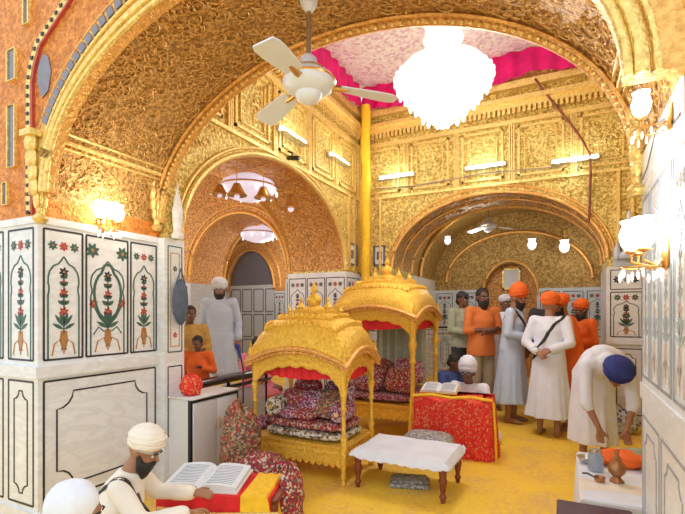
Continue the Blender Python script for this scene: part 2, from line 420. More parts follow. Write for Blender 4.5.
# ---- inlay motifs
def leaf(mb, F, x, y, L, w_, ang, k):
    pts = []
    for i in range(7):
        t = i/6; pts.append((t*L, math.sin(PI*t)*w_))
    for i in range(5, 0, -1):
        t = i/6; pts.append((t*L, -math.sin(PI*t)*w_))
    ca, sa = math.cos(ang), math.sin(ang)
    mb.prism([(x+a*ca-b_*sa, y+a*sa+b_*ca) for a, b_ in pts], F, .003, k)
def flower(mb, F, x, y, r, k, n=6, kc=3):
    for i in range(n): leaf(mb, F, x, y, r, r*.24, 2*PI*i/n+.3, k)
    mb.prism([(x+r*.25*math.cos(a), y+r*.25*math.sin(a)) for a in [2*PI*j/8 for j in range(8)]], F, .005, kc)
def cusped(w_, h, z):    # cusped arch outline from (0..w) with spring at z, apex h
    c = w_/2; pts = [(.0, z*.0), (.0, z*.62)]
    prof = [(0, .62), (.03, .66), (.03, .70), (0, .74), (.01, .80), (.05, .85), (.13, .885), (.16, .90), (.24, .915), (.32, .925), (.40, .955), (.46, .985), (.5, 1.0)]
    L = [(a*w_, b_*h) for a, b_ in prof]
    return [(0, 0)]+L+[(w_-a, b_) for a, b_ in reversed(L[:-1])]+[(w_, 0)]
# material slots for inlay meshes: 0 marble, 1 black, 2 green, 3 tan, 4 red
IN = ['marble', 'black', 'green', 'tan', 'red']
def frame(mb, F, x, y, w_, h, t=.012, k=1):
    mb.ribbon([(x, y), (x+w_, y)], t, F, .003, k); mb.ribbon([(x, y+h), (x+w_, y+h)], t, F, .003, k)
    mb.ribbon([(x, y), (x, y+h)], t, F, .003, k); mb.ribbon([(x+w_, y), (x+w_, y+h)], t, F, .003, k)
def off(F, x, y): return (F[0]+F[1]*x+F[2]*y, F[1], F[2])
def floral_panel(mb, F, w_, h, wide=False):
    frame(mb, F, 0, 0, w_, h, .014, 1)
    m = w_*.1; G = off(F, m, 0)
    mb.ribbon([(x, y) for x, y in cusped(w_-2*m, h*.80, 0)], .011, G, .003, 2)
    c = w_/2
    r = min(.055, w_*.13)
    for q in (-1, 0, 1) if not wide else (-1, 1):
        flower(mb, F, c+q*(w_*.28 if not wide else w_*.36), h*.88, r if not wide else r*1.3, 2 if q else 4, 7)
    # vase, stem, flowers
    mb.ribbon([(c, h*.2), (c, h*.66)], .008, F, .003, 2)
    s_ = h*.001
    mb.prism([(c-.022, h*.07), (c+.022, h*.07), (c+.012, h*.10), (c+.03, h*.15), (c+.022, h*.22), (c-.022, h*.22), (c-.03, h*.15), (c-.012, h*.10)], F, .003, 3)
    mb.ribbon([(c-w_*.3, h*.03), (c-w_*.24, h*.12), (c-w_*.1, h*.15), (c, h*.04), (c+w_*.1, h*.15), (c+w_*.24, h*.12), (c+w_*.3, h*.03)], .01, F, .003, 3)
    for sgn in (-1, 1):
        for j, (yy, L, an) in enumerate([(.23, .085, .5), (.25, .10, .95), (.27, .08, 1.25), (.42, .05, .7), (.48, .035, .6), (.57, .04, .8), (.63, .03, .7)]):
            leaf(mb, F, c, h*yy, L*(w_/.4+.4), .011*(w_/.4+.4), PI/2-sgn*(PI/2-an), 2)
    flower(mb, F, c, h*.68, .038, 1, 6); flower(mb, F, c, h*.60, .022, 4, 5); flower(mb, F, c, h*.52, .034, 4, 6); flower(mb, F, c, h*.45, .02, 1, 5); flower(mb, F, c, h*.37, .038, 4, 6)
    if wide:
        pts = [(c+.13*math.sin(t)*(1 if t else 1)*(.6+.4*math.sin(t/2)), h*.50+.20*-math.cos(t)+ (.05 if abs(t-PI) < .3 else 0)) for t in [2*PI*i/28 for i in range(28)]]
        mb.ribbon(pts, .02, F, .004, 2, True)
        for sgn in (-1, 1):
            flower(mb, F, c+sgn*w_*.34, h*.44, .04, 4, 6)
            mb.ribbon([(c, h*.24), (c+sgn*w_*.2, h*.32), (c+sgn*w_*.34, h*.42)], .007, F, .003, 2)
            mb.ribbon([(c+sgn*.03, h*.2), (c+sgn*w_*.22, h*.24), (c+sgn*w_*.34, h*.18)], .01, F, .003, 2)
def lower_panel(mb, F, w_, h, narrow=False):
    frame(mb, F, 0, 0, w_, h, .014, 1)
    m = .09 if not narrow else .07; n = .12 if not narrow else .06
    x0, x1, y0, y1 = m, w_-m, m, h-m; P = []
    for cx, cy, a0 in [(x1, y0, PI), (x1, y1, 1.5*PI), (x0, y1, 0), (x0, y0, .5*PI)]:
        P2 = [(cx+n*math.cos(a0-PI*.5*i/4), cy+n*math.sin(a0-PI*.5*i/4)) for i in range(5)]
        P += P2
    mb.ribbon(P, .012, F, .003, 1, True)

# marble piers of the front arch
def pier(name, x0, x1, y0, y1, face_x, top=2.17, label=None, mat='marble', led=True, e=.025):
    mb = MB(); mb.box(x0, x1, y0, y1, 0, top, 0)
    if led:
        mb.box(x0-e, x1+e, y0-e, y1+e, 1.05, 1.13, 0); mb.box(x0-e*.6, x1+e*.6, y0-e*.6, y1+e*.6, 0, .12, 0)
    mb.box(x0-e*.5, x1+e*.5, y0-e*.5, y1+e*.5, top-.05, top, 0)
    return mb
mb = pier('p', -4.6, XL, YF, YB, 0)
Fx = (V((XL, YF, 0)), V((0, 1, 0)), V((0, 0, 1)))   # y cross z = +x outward
e = [.04, .33, .70, 1.0]
floral_panel(mb, off(Fx, .04, 1.17), .28, .92); floral_panel(mb, off(Fx, .35, 1.17), .36, .92, True); floral_panel(mb, off(Fx, .74, 1.17), .26, .92)
lower_panel(mb, off(Fx, .04, .16), .95, .86)
Fy = (V((XL-.40, YF, 0)), V((1, 0, 0)), V((0, 0, 1)))
floral_panel(mb, off(Fy, .05, 1.17), .30, .92); lower_panel(mb, off(Fy, .05, .16), .30, .86, True)
floral_panel(mb, off(Fy, -.32, 1.17), .30, .92); lower_panel(mb, off(Fy, -.32, .16), .30, .86, True)
st(mb.build('wall_left', IN, smooth=False), 'white marble pier with inlaid flower panels')
mb = pier('p', XR, 2.4, YF, YB, 0, e=.008)
Fr = (V((XR, YB, 0)), V((0, -1, 0)), V((0, 0, 1)))  # -x outward
for i in range(4): floral_panel(mb, off(Fr, .03+.255*i, 1.17), .215, .92)
lower_panel(mb, off(Fr, .04, .16), .46, .80, True); lower_panel(mb, off(Fr, .55, .16), .46, .80, True)
st(mb.build('wall_right', ['marble', 'pale_slate', 'pale_green', 'pale_tan', 'pale_tan'], smooth=False), 'white marble pier right of the arch')
# upper marble spandrel with dark scroll on the right pier
mb = MB(); mb.box(XR-.012, XR, YF+.02, YB-.02, 2.17, 2.32, 0)
G = (V((XR-.012, YB-.02, 2.17)), V((0, -1, 0)), V((0, 0, 1)))
mb.ribbon([(.1, .02), (.25, .04), (.4, .1), (.5, .14)], .012, G, .003, 1); mb.ribbon([(.55, .14), (.7, .1), (.85, .03), (.95, .02)], .012, G, .003, 1)
st(mb.build(trim_name(), IN, smooth=False))

# left bay wall with arch into the aisle
BYB = 7.13
arch_wall('wall_bay_left', 'x', -4.25, -3.2, YB, BYB, 5.12, 3.08, 6.56, 2.2, 1.2, ['gold', 'gold_far'], N=48, label='gilded side wall with wide arch to the aisle')
mb = MB()
for a, r, rd in ((1.74, 1.2, .03), (1.80, 1.27, .018)): arch_tube(mb, 'x', -3.19, 4.82, a, r, 2.2, rd, k=0)
arch_tube(mb, 'x', -4.26, 4.82, 1.74, 1.2, 2.2, .03, k=1)
st(mb.build(trim_name(), ['trim', 'trim_o']))
# back wall
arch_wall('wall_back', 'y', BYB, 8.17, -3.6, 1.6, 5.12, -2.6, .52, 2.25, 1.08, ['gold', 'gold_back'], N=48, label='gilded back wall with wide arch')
mb = MB()
for a, r, rd in ((1.56, 1.08, .03), (1.64, 1.17, .018)): arch_tube(mb, 'y', BYB-.005, -1.04, a, r, 2.25, rd, k=0)
arch_tube(mb, 'y', 8.18, -1.04, 1.56, 1.08, 2.25, .035, k=0); arch_tube(mb, 'y', 7.6, -1.04, 1.555, 1.075, 2.25, .02, k=0)
st(mb.build(trim_name(), ['trim_o']))
st(MB().box(.98, 1.2, YB, BYB, 0, 5.12).build('wall_bay_right', 'gold', smooth=False), 'gilded side wall')
# cornices
mb = MB()
for (z0, z1, d) in ((4.30, 4.36, .05), (4.52, 4.60, .08), (4.60, 4.66, .14), (4.80, 4.90, .10), (3.42, 3.46, .03)):
    mb.box(-3.2, .98, BYB-d, BYB, z0, z1); mb.box(-3.2, -3.2+d, YB, BYB-d, z0, z1)
for i in range(58): mb.box(-3.15+i*.07, -3.11+i*.07, BYB-.075, BYB, 4.44, 4.52)
for i in range(58): mb.box(-3.2, -3.125, YB+.06+i*.07, YB+.10+i*.07, 4.44, 4.52)
st(mb.build(trim_name(), ['trim'], smooth=False), 'gilded cornice mouldings')
# raised wall panels and pilasters
mb = MB()
def rect_tube(mb, F, x, y, w_, h, t=.03, d=.03, k=0):
    n = F[1].cross(F[2])
    for (a, b_, c, d_) in ((x, y, x+w_, y+t), (x, y+h-t, x+w_, y+h), (x, y, x+t, y+h), (x+w_-t, y, x+w_, y+h)):
        mb.prism([(a, b_), (c, b_), (c, d_), (a, d_)], F, d, k)
Fb = (V((-3.2, BYB, 0)), V((1, 0, 0)), V((0, 0, 1)))
Fl = (V((-3.2, YB, 0)), V((0, 1, 0)), V((0, 0, 1)))
for F, L in ((Fb, 4.18), (Fl, 4.24)):
    for i in range(5):
        x = .12+i*(L-.1)/5
        rect_tube(mb, F, x, 3.52, (L-.1)/5-.2, .74, .03, .025); rect_tube(mb, F, x+.09, 3.6, (L-.1)/5-.38, .58, .014, .02)
    for i in range(6):
        x = .0+i*(L-.1)/5
        for q in range(3): mb.prism([(x+q*.03, 3.46), (x+q*.03+.018, 3.46), (x+q*.03+.018, 4.3), (x+q*.03, 4.3)], F, .03, 0)
for (F, x0, x1) in ((Fb, .04, .40), (Fb, 3.84, 4.16), (Fl, 3.8, 4.2)):
    for q in range(3):
        x = lerp(x0, x1, q/2.); mb.prism([(x-.02, 2.2), (x+.02, 2.2), (x+.02, 3.42), (x-.02, 3.42)], F, .035, 0)
st(mb.build(trim_name(), ['trim'], smooth=False), 'raised gilt panel frames')
# scroll foliage in the spandrels
mb = MB()
random.seed(3)
def scroll(mb, F, x, y, r, s_):
    n = F[1].cross(F[2]); pts = []
    for i in range(22):
        t = i/21*2.1*PI; rr = r*(1-.8*i/21); pts.append(F[0]+F[1]*(x+s_*rr*math.cos(t))+F[2]*(y+rr*math.sin(t))+n*.008)
    mb.tube(pts, [r*.10*(1-.5*i/21) for i in range(22)], 6)
for F, cx, a, rr, sp, L in ((Fb, 2.16, 1.56, 1.08, 2.25, 4.15), (Fl, 1.93, 1.74, 1.2, 2.2, 4.2)):
    for i in range(46):
        for tr in range(20):
            x = random.uniform(.1, L-.08); y = random.uniform(2.3, 3.34); r = random.uniform(.05, .085)
            if ((x-cx)/(a+.12+r))**2+(max(0, y-sp)/(rr+.12+r))**2 > 1 : break
        else: continue
        scroll(mb, F, x, y, r, random.choice((-1, 1)))
    for i in range(30): scroll(mb, F, random.uniform(.2, L-.2), random.uniform(3.68, 4.12), random.uniform(.05, .09), random.choice((-1, 1)))
st(mb.build(trim_name(), ['trim']), 'beaten scroll foliage')
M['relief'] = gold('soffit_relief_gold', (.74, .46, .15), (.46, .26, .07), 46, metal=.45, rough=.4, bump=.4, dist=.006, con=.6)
def soffit_scrolls(axis, p0, p1, cx, a, rise, sp, n, r0, r1, mat, label):
    mb = MB()
    for i in range(n):
        t = random.uniform(.05, PI-.05); p = random.uniform(p0+.08, p1-.08); x, z = ellpt(cx, a, sp, rise, t); x2, z2 = ellpt(cx, a, sp, rise, t+.01)
        if axis == 'y': o = V((x, p, z)); u = V((x2-x, 0, z2-z)).normalized(); w_ = V((0, 1, 0)); ctr = V((cx, p, sp))
        else: o = V((p, x, z)); u = V((0, x2-x, z2-z)).normalized(); w_ = V((1, 0, 0)); ctr = V((p, cx, sp))
        if u.cross(w_).dot(ctr-o) < 0: u = -u
        scroll(mb, (o, u, w_), 0, 0, random.uniform(r0, r1), random.choice((-1, 1)))
        for q in range(2):
            an = random.uniform(0, 6.28); rr = random.uniform(r0, r1); c = o+(u*math.cos(an)+w_*math.sin(an))*rr
            mb.ell(c, (.012, .012, .012), nu=6, nv=4)
    for f in (.04, .96):
        arch_tube(mb, axis, lerp(p0, p1, f), cx, a-.004, rise-.004, sp, .009)
    st(mb.build(trim_name(), mat), label)
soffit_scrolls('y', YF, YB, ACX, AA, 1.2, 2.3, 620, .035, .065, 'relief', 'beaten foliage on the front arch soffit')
soffit_scrolls('x', -4.25, -3.2, 4.82, 1.74, 1.2, 2.2, 300, .04, .07, 'trim_o', 'beaten foliage on the side arch soffit')
soffit_scrolls('y', BYB, 8.17, -1.04, 1.56, 1.08, 2.25, 200, .04, .07, 'trim_o', 'beaten foliage on the back arch soffit')
mb = MB()
for z, r in ((2.66, .012), (2.70, .02), (2.75, .012)):
    dx = AA*(1-math.sqrt(1-((z-2.3)/1.2)**2))
    mb.tube([(XL+dx+.004, YF+.04, z), (XL+dx+.004, YB-.04, z)], r, 8); mb.tube([(XR-dx-.004, YF+.04, z), (XR-dx-.004, YB-.04, z)], r, 8)
st(mb.build(trim_name(), 'trim'), 'gilt string moulding at the foot of the arch')
# marble dados of the back wall jambs and of the bay wall
mb = MB()
mb.box(.50, .98, BYB-.03, 8.18, 0, 2.13, 0); mb.box(.49, .98, BYB-.06, BYB, 1.08, 1.14, 0)
G = (V((.52, BYB-.03, 0)), V((1, 0, 0)), V((0, 0, 1)))
floral_panel(mb, off(G, .03, 1.18), .36, .60); frame(mb, off(G, .03, 1.82), 0, 0, .36, .26); flower(mb, off(G, .11, 1.95), 0, 0, .055, 1, 7); flower(mb, off(G, .31, 1.95), 0, 0, .055, 1, 7); flower(mb, off(G, .21, 1.95), 0, 0, .04, 2, 5)
lower_panel(mb, off(G, .03, .14), .36, .88, True)
st(mb.build(trim_name(), IN, smooth=False), 'marble pilaster right of the back arch')
mb = MB()
mb.box(-3.2, -2.58, BYB-.03, 8.18, 0, 2.13, 0)
G = (V((-3.17, BYB-.03, 0)), V((1, 0, 0)), V((0, 0, 1)))
floral_panel(mb, off(G, .04, 1.2), .48, .85); lower_panel(mb, off(G, .04, .14), .48, .88)
st(mb.build(trim_name(), IN, smooth=False), 'marble pilaster left of the back arch')
mb = MB()
mb.box(-4.28, -3.17, 6.54, BYB-.03, 0, 2.17, 0)
G = (V((-3.17, 6.54, 0)), V((0, 1, 0)), V((0, 0, 1))); floral_panel(mb, off(G, .04, 1.2), .46, .88); lower_panel(mb, off(G, .04, .14), .46, .88)
G = (V((-4.28, 6.54, 0)), V((1, 0, 0)), V((0, 0, 1)))
for i in range(3): floral_panel(mb, off(G, .03+.36*i, 1.2), .33, .88); lower_panel(mb, off(G, .03+.36*i, .14), .33, .88, True)
st(mb.build(trim_name(), IN, smooth=False), 'marble jamb with inlaid panels beyond the palanquins')
mb = MB(); mb.box(-4.28, -3.17, YB-.02, 3.10, 0, 2.165, 0)
G = (V((-3.17, YB, 0)), V((0, 1, 0)), V((0, 0, 1)))
frame(mb, off(G, .02, 1.15), 0, 0, .16, .95, .01, 2); frame(mb, off(G, .05, 1.2), 0, 0, .10, .84, .007, 3); frame(mb, off(G, .02, .4), 0, 0, .16, .62, .01, 1)
for z in (1.3, 1.5, 1.7, 1.9): flower(mb, off(G, .10, z), 0, 0, .03, 2 if z > 1.6 else 4, 6)
mb.lathe([(.05, 2.17), (.06, 2.2), (.035, 2.24), (.045, 2.32), (.05, 2.42), (.03, 2.52), (.012, 2.6), (.001, 2.7)], (-3.15, 3.0, 0), 12, 0)
st(mb.build(trim_name(), IN, smooth=False), 'narrow marble jamb with pointed finial')
mb = MB(); mb.box(.58, .96, BYB-.05, BYB, 2.13, 2.22, 0); mb.lathe([(.11, 2.22), (.13, 2.26), (.08, 2.32), (.10, 2.42), (.11, 2.5), (.07, 2.6), (.05, 2.66), (.07, 2.70), (.03, 2.76), (.01, 2.86)], (.76, BYB-.1, 0), 16, 0)
mb.lathe([(.03, 2.22), (.05, 2.3), (.02, 2.4), (.001, 2.46)], (.62, BYB-.07, 0), 12, 0); mb.lathe([(.03, 2.22), (.05, 2.3), (.02, 2.4), (.001, 2.46)], (.90, BYB-.07, 0), 12, 0)
st(mb.build(trim_name(), ['marble_b']), 'carved marble finials on the right pilaster')
# canopy ceiling and magenta valance
def canopy():
    mb = MB(); N = 26; vs = []; fs = []
    for i in range(N+1):
        for j in range(N+1):
            u, v = i/N, j/N
            vs.append((-3.2+4.18*u, YB-.02+4.26*v, 5.36-.12*math.sin(PI*u*3)**2*.4-.1*math.sin(PI*u)*math.sin(PI*v)))
    for i in range(N):
        for j in range(N): a = i*(N+1)+j; fs.append((a, a+1, a+N+2, a+N+1))
    mb.add(vs, fs)
    o = mb.build('ceiling', 'canopy'); st(o, 'pale pink patterned cloth canopy ceiling'); return o
canopy()
def valance(name, axis, c, u0, u1, label):
    mb = MB(); N = 110; R = []
    for i in range(N+1):
        u = u0+(u1-u0)*i/N; s_ = (i/N*3) % 1
        zb = 4.98-.10*math.sin(PI*s_); wv = .025*math.sin(i*.9)
        row = []
        for (z, dd) in ((5.33, 0), (lerp(5.33, zb, .5), .02), (zb, .05)):
            row.append((z, dd+wv))
        pts = [(p, z) for z, p in row]+[(p+.008, z) for z, p in reversed(row)]
        R.append([(u, c-p, z) if axis == 'y' else (c+p, u, z) for p, z in pts])
    mb.rings(R)
    return tag(mb.build(name, 'magenta'), label, 'drapery', 'magenta drapes under the canopy')
valance('valance', 'y', 7.05, -3.1, .95, 'magenta satin drape along the top of the back wall')
valance('valance', 'x', -3.12, 2.95, 7.0, 'magenta satin drape along the top of the left wall')

# left aisle
arch_wall('wall_aisle', 'y', BYB, 8.17, -9, -3.6, 4.3, -7.1, -4.68, 2.3, 1.2, ['gold_far', 'gold_far'], N=36, label='orange gilt aisle wall with arch')
arch_wall('wall_aisle_far', 'y', 10.4, 10.7, -11, -3.6, 4.3, -8.9, -7.25, 2.2, 1.1, ['gold_far', 'gold_far'], N=28, label='far aisle wall with doorway arch')
mb = MB(); arch_tube(mb, 'y', BYB-.01, -5.89, 1.21, 1.2, 2.3, .04); arch_tube(mb, 'y', BYB-.01, -5.89, 1.33, 1.34, 2.3, .02)
arch_tube(mb, 'y', 8.18, -5.89, 1.21, 1.2, 2.3, .03); arch_tube(mb, 'y', 10.39, -8.08, .83, 1.1, 2.2, .04); arch_tube(mb, 'y', 10.39, -8.08, 1.05, 1.35, 2.2, .04)
st(mb.build(trim_name(), 'trim_o'))
mb = MB()
mb.box(-9, -7.08, BYB-.03, 8.2, 0, 2.13, 0); mb.box(-4.70, -4.28, BYB-.03, 8.2, 0, 2.13, 0)
for x in (-8.95, -8.5, -8.05, -7.6): G = (V((x, BYB-.03, 0)), V((1, 0, 0)), V((0, 0, 1))); floral_panel(mb, off(G, .04, 1.2), .38, .86); lower_panel(mb, off(G, .04, .14), .38, .88)
G = (V((-4.68, BYB-.03, 0)), V((1, 0, 0)), V((0, 0, 1))); floral_panel(mb, off(G, .03, 1.2), .32, .86)
st(mb.build(trim_name(), ['marble_b', 'black', 'green', 'tan', 'red'], smooth=False), 'bluish marble aisle dado')
mb = MB(); mb.box(-11, -8.88, 10.36, 10.4, 0, 2.1, 0); mb.box(-7.27, -3.6, 10.36, 10.4, 0, 2.1, 0)
for i in range(9): G = (V((-7.25+.4*i, 10.36, 0)), V((1, 0, 0)), V((0, 0, 1))); floral_panel(mb, off(G, .03, 1.2), .34, .84); lower_panel(mb, off(G, .03, .14), .34, .88, True)
st(mb.build(trim_name(), ['marble_b', 'black', 'green', 'tan', 'red'], smooth=False), 'bluish marble dado far down the aisle')
def door():
    mb = MB(); mb.box(-8.95, -7.2, 10.5, 10.6, 0, 2.3, 0); o = st(mb.build('door_1', 'marble_b', smooth=False), 'pale panelled double door under the far arch')
    m2 = MB(); G = (V((-8.9, 10.5, 0)), V((1, 0, 0)), V((0, 0, 1)))
    for c in range(4):
        for r_ in range(3): frame(m2, G, .05+.41*c, .1+.72*r_, .33, .64, .03, 0)
    m2.build('door_panel', 'slate', o, smooth=False)
    m3 = MB(); m3.box(-8.95, -7.2, 10.5, 10.6, 2.3, 3.4); m3.build('door_transom', 'slate', o, smooth=False)
door()
st(MB().box(-9.2, -9, 2.5, 10.4, 0, 4.3).build('wall_aisle_left', 'marble_b', smooth=False))
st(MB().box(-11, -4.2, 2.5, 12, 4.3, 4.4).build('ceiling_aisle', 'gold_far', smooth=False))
# lozenge mirrors on the aisle wall
for i, (x, z) in enumerate([(-7.35, 3.25), (-4.45, 3.2)]):
    mb = MB(); F = (V((x, BYB, z)), V((1, 0, 0)), V((0, 0, 1)))
    mb.prism([(0, -.16), (.1, 0), (0, .16), (-.1, 0)], F, .02, 0); mb.ribbon([(0, -.16), (.1, 0), (0, .16), (-.1, 0)], .025, F, .03, 1, True)
    tag(mb.build('lozenge_mirror', ['slate', 'trim'], smooth=False), 'diamond shaped mirror on the aisle wall, %s of the inner arch' % ('left' if i == 0 else 'right'), 'mirror')
# back room
def back_room():
    mb = MB(); N = 40; R = []
    for i in range(N+1):
        t = PI-PI*i/N; x, z = ellpt(-1.04, 1.85, 2.3, 1.5, t); R.append((x, z))
    vs = [(x, 8.17, z) for x, z in R]+[(x, 11.0, z) for x, z in R]
    mb.add(vs, [(i, i+1, N+2+i, N+1+i) for i in range(N)])
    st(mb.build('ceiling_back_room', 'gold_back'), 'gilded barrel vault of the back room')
    st(MB().box(-3.1, -2.89, 8.17, 11.0, 0, 2.35).build('wall_back_room_left', 'marble_c', smooth=False))
    st(MB().box(.81, 1.0, 8.17, 11.0, 0, 2.35).build('wall_back_room_right', 'marble_c', smooth=False))
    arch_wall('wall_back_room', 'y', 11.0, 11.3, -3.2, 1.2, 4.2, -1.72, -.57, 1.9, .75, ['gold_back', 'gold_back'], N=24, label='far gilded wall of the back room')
    st(MB().box(-1.9, -.4, 11.3, 11.4, 0, 2.9).build('wall_niche', 'gold_far', smooth=False))
    mb = MB(); mb.box(-2.89, -1.72, 10.96, 11.0, 0, 2.05, 0); mb.box(-.57, .81, 10.96, 11.0, 0, 2.05, 0)
    for x in (-2.85, -2.3, -.52, -.06, .4): G = (V((x, 10.96, 0)), V((1, 0, 0)), V((0, 0, 1))); floral_panel(mb, off(G, .02, 1.15), .38, .82); lower_panel(mb, off(G, .02, .1), .38, .9)
    st(mb.build(trim_name(), ['marble_b', 'black', 'green', 'tan', 'red'], smooth=False), 'marble dado of the back room')
    mb = MB(); arch_tube(mb, 'y', 10.98, -1.04, 1.56, 1.1, 2.25, .04); arch_tube(mb, 'y', 10.98, -1.145, .6, .8, 1.9, .035); arch_tube(mb, 'y', 9.6, -1.04, 1.8, 1.44, 2.3, .04)
    st(mb.build(trim_name(), 'trim_o'))
    # framed picture in the niche
    t = thing('framed_picture', 'small pale framed picture hanging in the niche of the far back wall', 'picture', (-1.14, 11.29, 2.05))
    m = MB(); rect_tube(m, (V((-.2, 0, 0)), V((1, 0, 0)), V((0, 0, 1))), 0, 0, .4, .5, .04, .04); m.build('frame', 'trim', t, smooth=False)
    m = MB(); m.box(-.17, .17, -.02, -.002, .03, .47); m.build('print', 'paper', t, smooth=False)
back_room()

# ------------------------------------------------------------------ lamps
def pt(loc, p, r=.2, col=(1, .95, .88)):
    l = bpy.data.lights.new('lamp', 'POINT'); l.energy = p; l.shadow_soft_size = r; l.color = col
    o = bpy.data.objects.new('point_light', l); COL.objects.link(o); o.location = loc; return o
def chandelier():
    t = thing('chandelier', 'large glowing white crystal chandelier hanging under the pink canopy', 'chandelier', (-1.22, 5.0, 5.24))
    m = MB(); m.tube([(0, 0, 0), (0, 0, -.5)], .018, 8); m.lathe([(.09, 0), (.08, -.03), (.03, -.07)], n=16); m.build('rod', 'brass', t)
    m = MB(); m.lathe([(.08, -.42), (.2, -.46), (.22, -.5), (.19, -.56), (.2, -.66), (.22, -.7), (.17, -.74), (.13, -.80), (.15, -.86)], n=32)
    m.build('upper_tier', 'crystal', t)
    m = MB()
    prof = [(.15, -.84), (.19, -.94), (.44, -1.0), (.52, -1.09), (.53, -1.16), (.48, -1.26), (.39, -1.37), (.28, -1.49), (.16, -1.59), (.06, -1.66), (.01, -1.69)]
    m.lathe(prof, n=40); m.build('bowl', 'crystal', t)
    m = MB(); m.ell((0, 0, 0), (.022, .022, .045), nu=6, nv=5); d0 = m.build('crystal_drop', 'crystal', t, smooth=False); first = True
    for (r, z, n) in ((.535, -1.14, 30), (.50, -1.25, 24), (.38, -1.40, 18), (.23, -1.56, 12)):
        for j in range(n):
            a = 2*PI*j/n; d = d0 if first else d0.copy()
            if not first: COL.objects.link(d)
            first = False; d.location = (r*math.cos(a), r*math.sin(a), z)
    for j in range(12):
        a = 2*PI*j/12; m = MB(); m.ell((.30*math.cos(a), .30*math.sin(a), -1.12), (.025, .025, .05), nu=10, nv=8); m.build('bulb', 'bulb_w', t)
chandelier()
pt((-1.22, 5.0, 3.30), 76, .35, (.97, .97, 1)); pt((-1.22, 4.3, 4.85), 8, .1, (1, .95, .95)); pt((-1.22, 5.7, 4.85), 8, .1, (1, .95, .95))
# wall tube lights
def tube_light(loc, rz, label):
    t = thing('tube_light', label, 'lamp', loc, rz, 'tube lights on the gilded walls')
    m = MB(); m.bbox(-.30, .30, -.04, 0, -.035, .035, .008); m.build('housing', 'laminate', t)
    m = MB(); m.tube([(-.28, -.06, 0), (.28, -.06, 0)], .022, 10); m.build('tube', 'tube', t)
    m = MB(); m.prism([(-.3, -.05), (.3, -.05), (.3, -.045), (-.3, -.045)], (V((0, 0, .0)), V((1, 0, 0)), V((0, 0, 1))), .12); m.build('shade', 'steel', t)
    return t
t1 = tube_light((-2.50, BYB-.03, 3.76), 0, 'lit tube light on the back wall nearest the yellow pole')
dup(t1, (-1.09, BYB-.03, 3.72), 0, 'lit tube light at the middle of the back wall above the arch crown')
dup(t1, (.12, BYB-.03, 3.64), 0, 'lit tube light on the back wall beside the hanging brown cord')
dup(t1, (-3.17, 4.89, 3.77), -PI/2 if False else PI/2, 'lit tube light on the left wall above the arch, next to the camera')
dup(t1, (-3.17, 6.21, 3.87), PI/2, 'lit tube light on the left wall nearest the yellow pole')
for p, q in (((-2.5, 6.95, 3.74), 9), ((-1.09, 6.95, 3.7), 9), ((.12, 6.95, 3.62), 9), ((-3.0, 4.89, 3.75), 7), ((-3.0, 6.21, 3.85), 7)): pt(p, q*.6, .06, (.9, .95, 1))
# wall sconces
def sconce(loc, rz, label, n=3, s_=1, bulb='bulb'):
    t = thing('wall_sconce', label, 'lamp', loc, rz, None, s_)
    m = MB(); m.ell((0, -.015, 0), (.05, .02, .09), nu=12, nv=8); m.build('back_plate', 'brass', t)
    m = MB()
    for i in range(n):
        a = (i-(n-1)/2)*.9; x = .11*math.sin(a); y = -.05-.11*math.cos(a)
        m.tube([(0, -.02, -.02), (x*.5, y*.5, -.07), (x, y, -.04), (x, y, .0)], .008, 6); m.lathe([(.012, 0), (.035, .01), (.03, .02)], (x, y, 0), 10)
    m.build('arm', 'brass', t)
    for i in range(n):
        a = (i-(n-1)/2)*.9; x = .11*math.sin(a); y = -.05-.11*math.cos(a)
        m = MB(); m.lathe([(.02, .015), (.045, .05), (.055, .10), (.04, .15), (.05, .17)], (x, y, 0), 14); m.build('glass_shade', bulb, t)
    m = MB(); m.ell((0, 0, 0), (.008, .008, .025), nu=6, nv=5); d0 = m.build('crystal_drop', 'crystal', t, smooth=False)
    for j in range(12):
        a = 2*PI*j/12; d = d0 if j == 0 else d0.copy()
        if j: COL.objects.link(d)
        d.location = (.09*math.cos(a), -.12+.09*math.sin(a), -.10-.02*(j % 2))
    m = MB(); m.tube([(.09*math.cos(2*PI*j/16), -.12+.09*math.sin(2*PI*j/16), -.07) for j in range(16)], .005, 6, closed=True)
    m.tube([(-.09, -.12, -.07), (.09, -.12, -.07)], .004, 5); m.build('drop_ring', 'brass', t)
    return t
sconce((XL, 2.32, 2.20), PI/2, 'lit brass candle sconce on the left marble pier', 3, .85)
pt((XL+.25, 2.35, 2.40), 3.5, .08)
sconce((XR, 2.18, 1.74), -PI/2, 'lit crystal sconce low on the right marble pier', 3, .8, 'bulb_w')
sconce((XR-.01, 2.06, 2.24), -PI/2, 'lit gold sconce high on the right pier under the arch', 1, .62)
pt((XR-.16, 2.18, 1.92), 2.5, .06, (.92, .96, 1)); pt((XR-.16, 2.06, 2.45), 1.6, .06)
# lavender aisle lamps
def dish(loc, label, s_):
    t = thing('dish_chandelier', label, 'chandelier', loc, 0, None, s_)
    m = MB(); m.lathe([(.02, .30), (.4, .12), (.46, .03), (.42, -.04), (.3, -.12), (.15, -.17), (.02, -.19)], n=32); m.build('shade', 'lav', t)
    m = MB(); m.tube([(0, 0, .28), (0, 0, .75)], .015, 8); m.tube([(.46*math.cos(2*PI*j/32), .46*math.sin(2*PI*j/32), .03) for j in range(32)], .014, 6, closed=True)
    m.build('rod', 'brass', t)
    for q in range(10):
        a = 2*PI*q/10; m = MB(); m.ell((.45*math.cos(a), .45*math.sin(a), -.06), (.02, .02, .05), nu=8, nv=6); m.build('drop', 'crystal', t)
dish((-3.92, 5.0, 3.20), 'wide lavender dish chandelier under the side arch, nearer of two', .86)
dish((-6.35, 8.45, 3.30), 'smaller lavender lit dish chandelier deeper in the left aisle', .95)
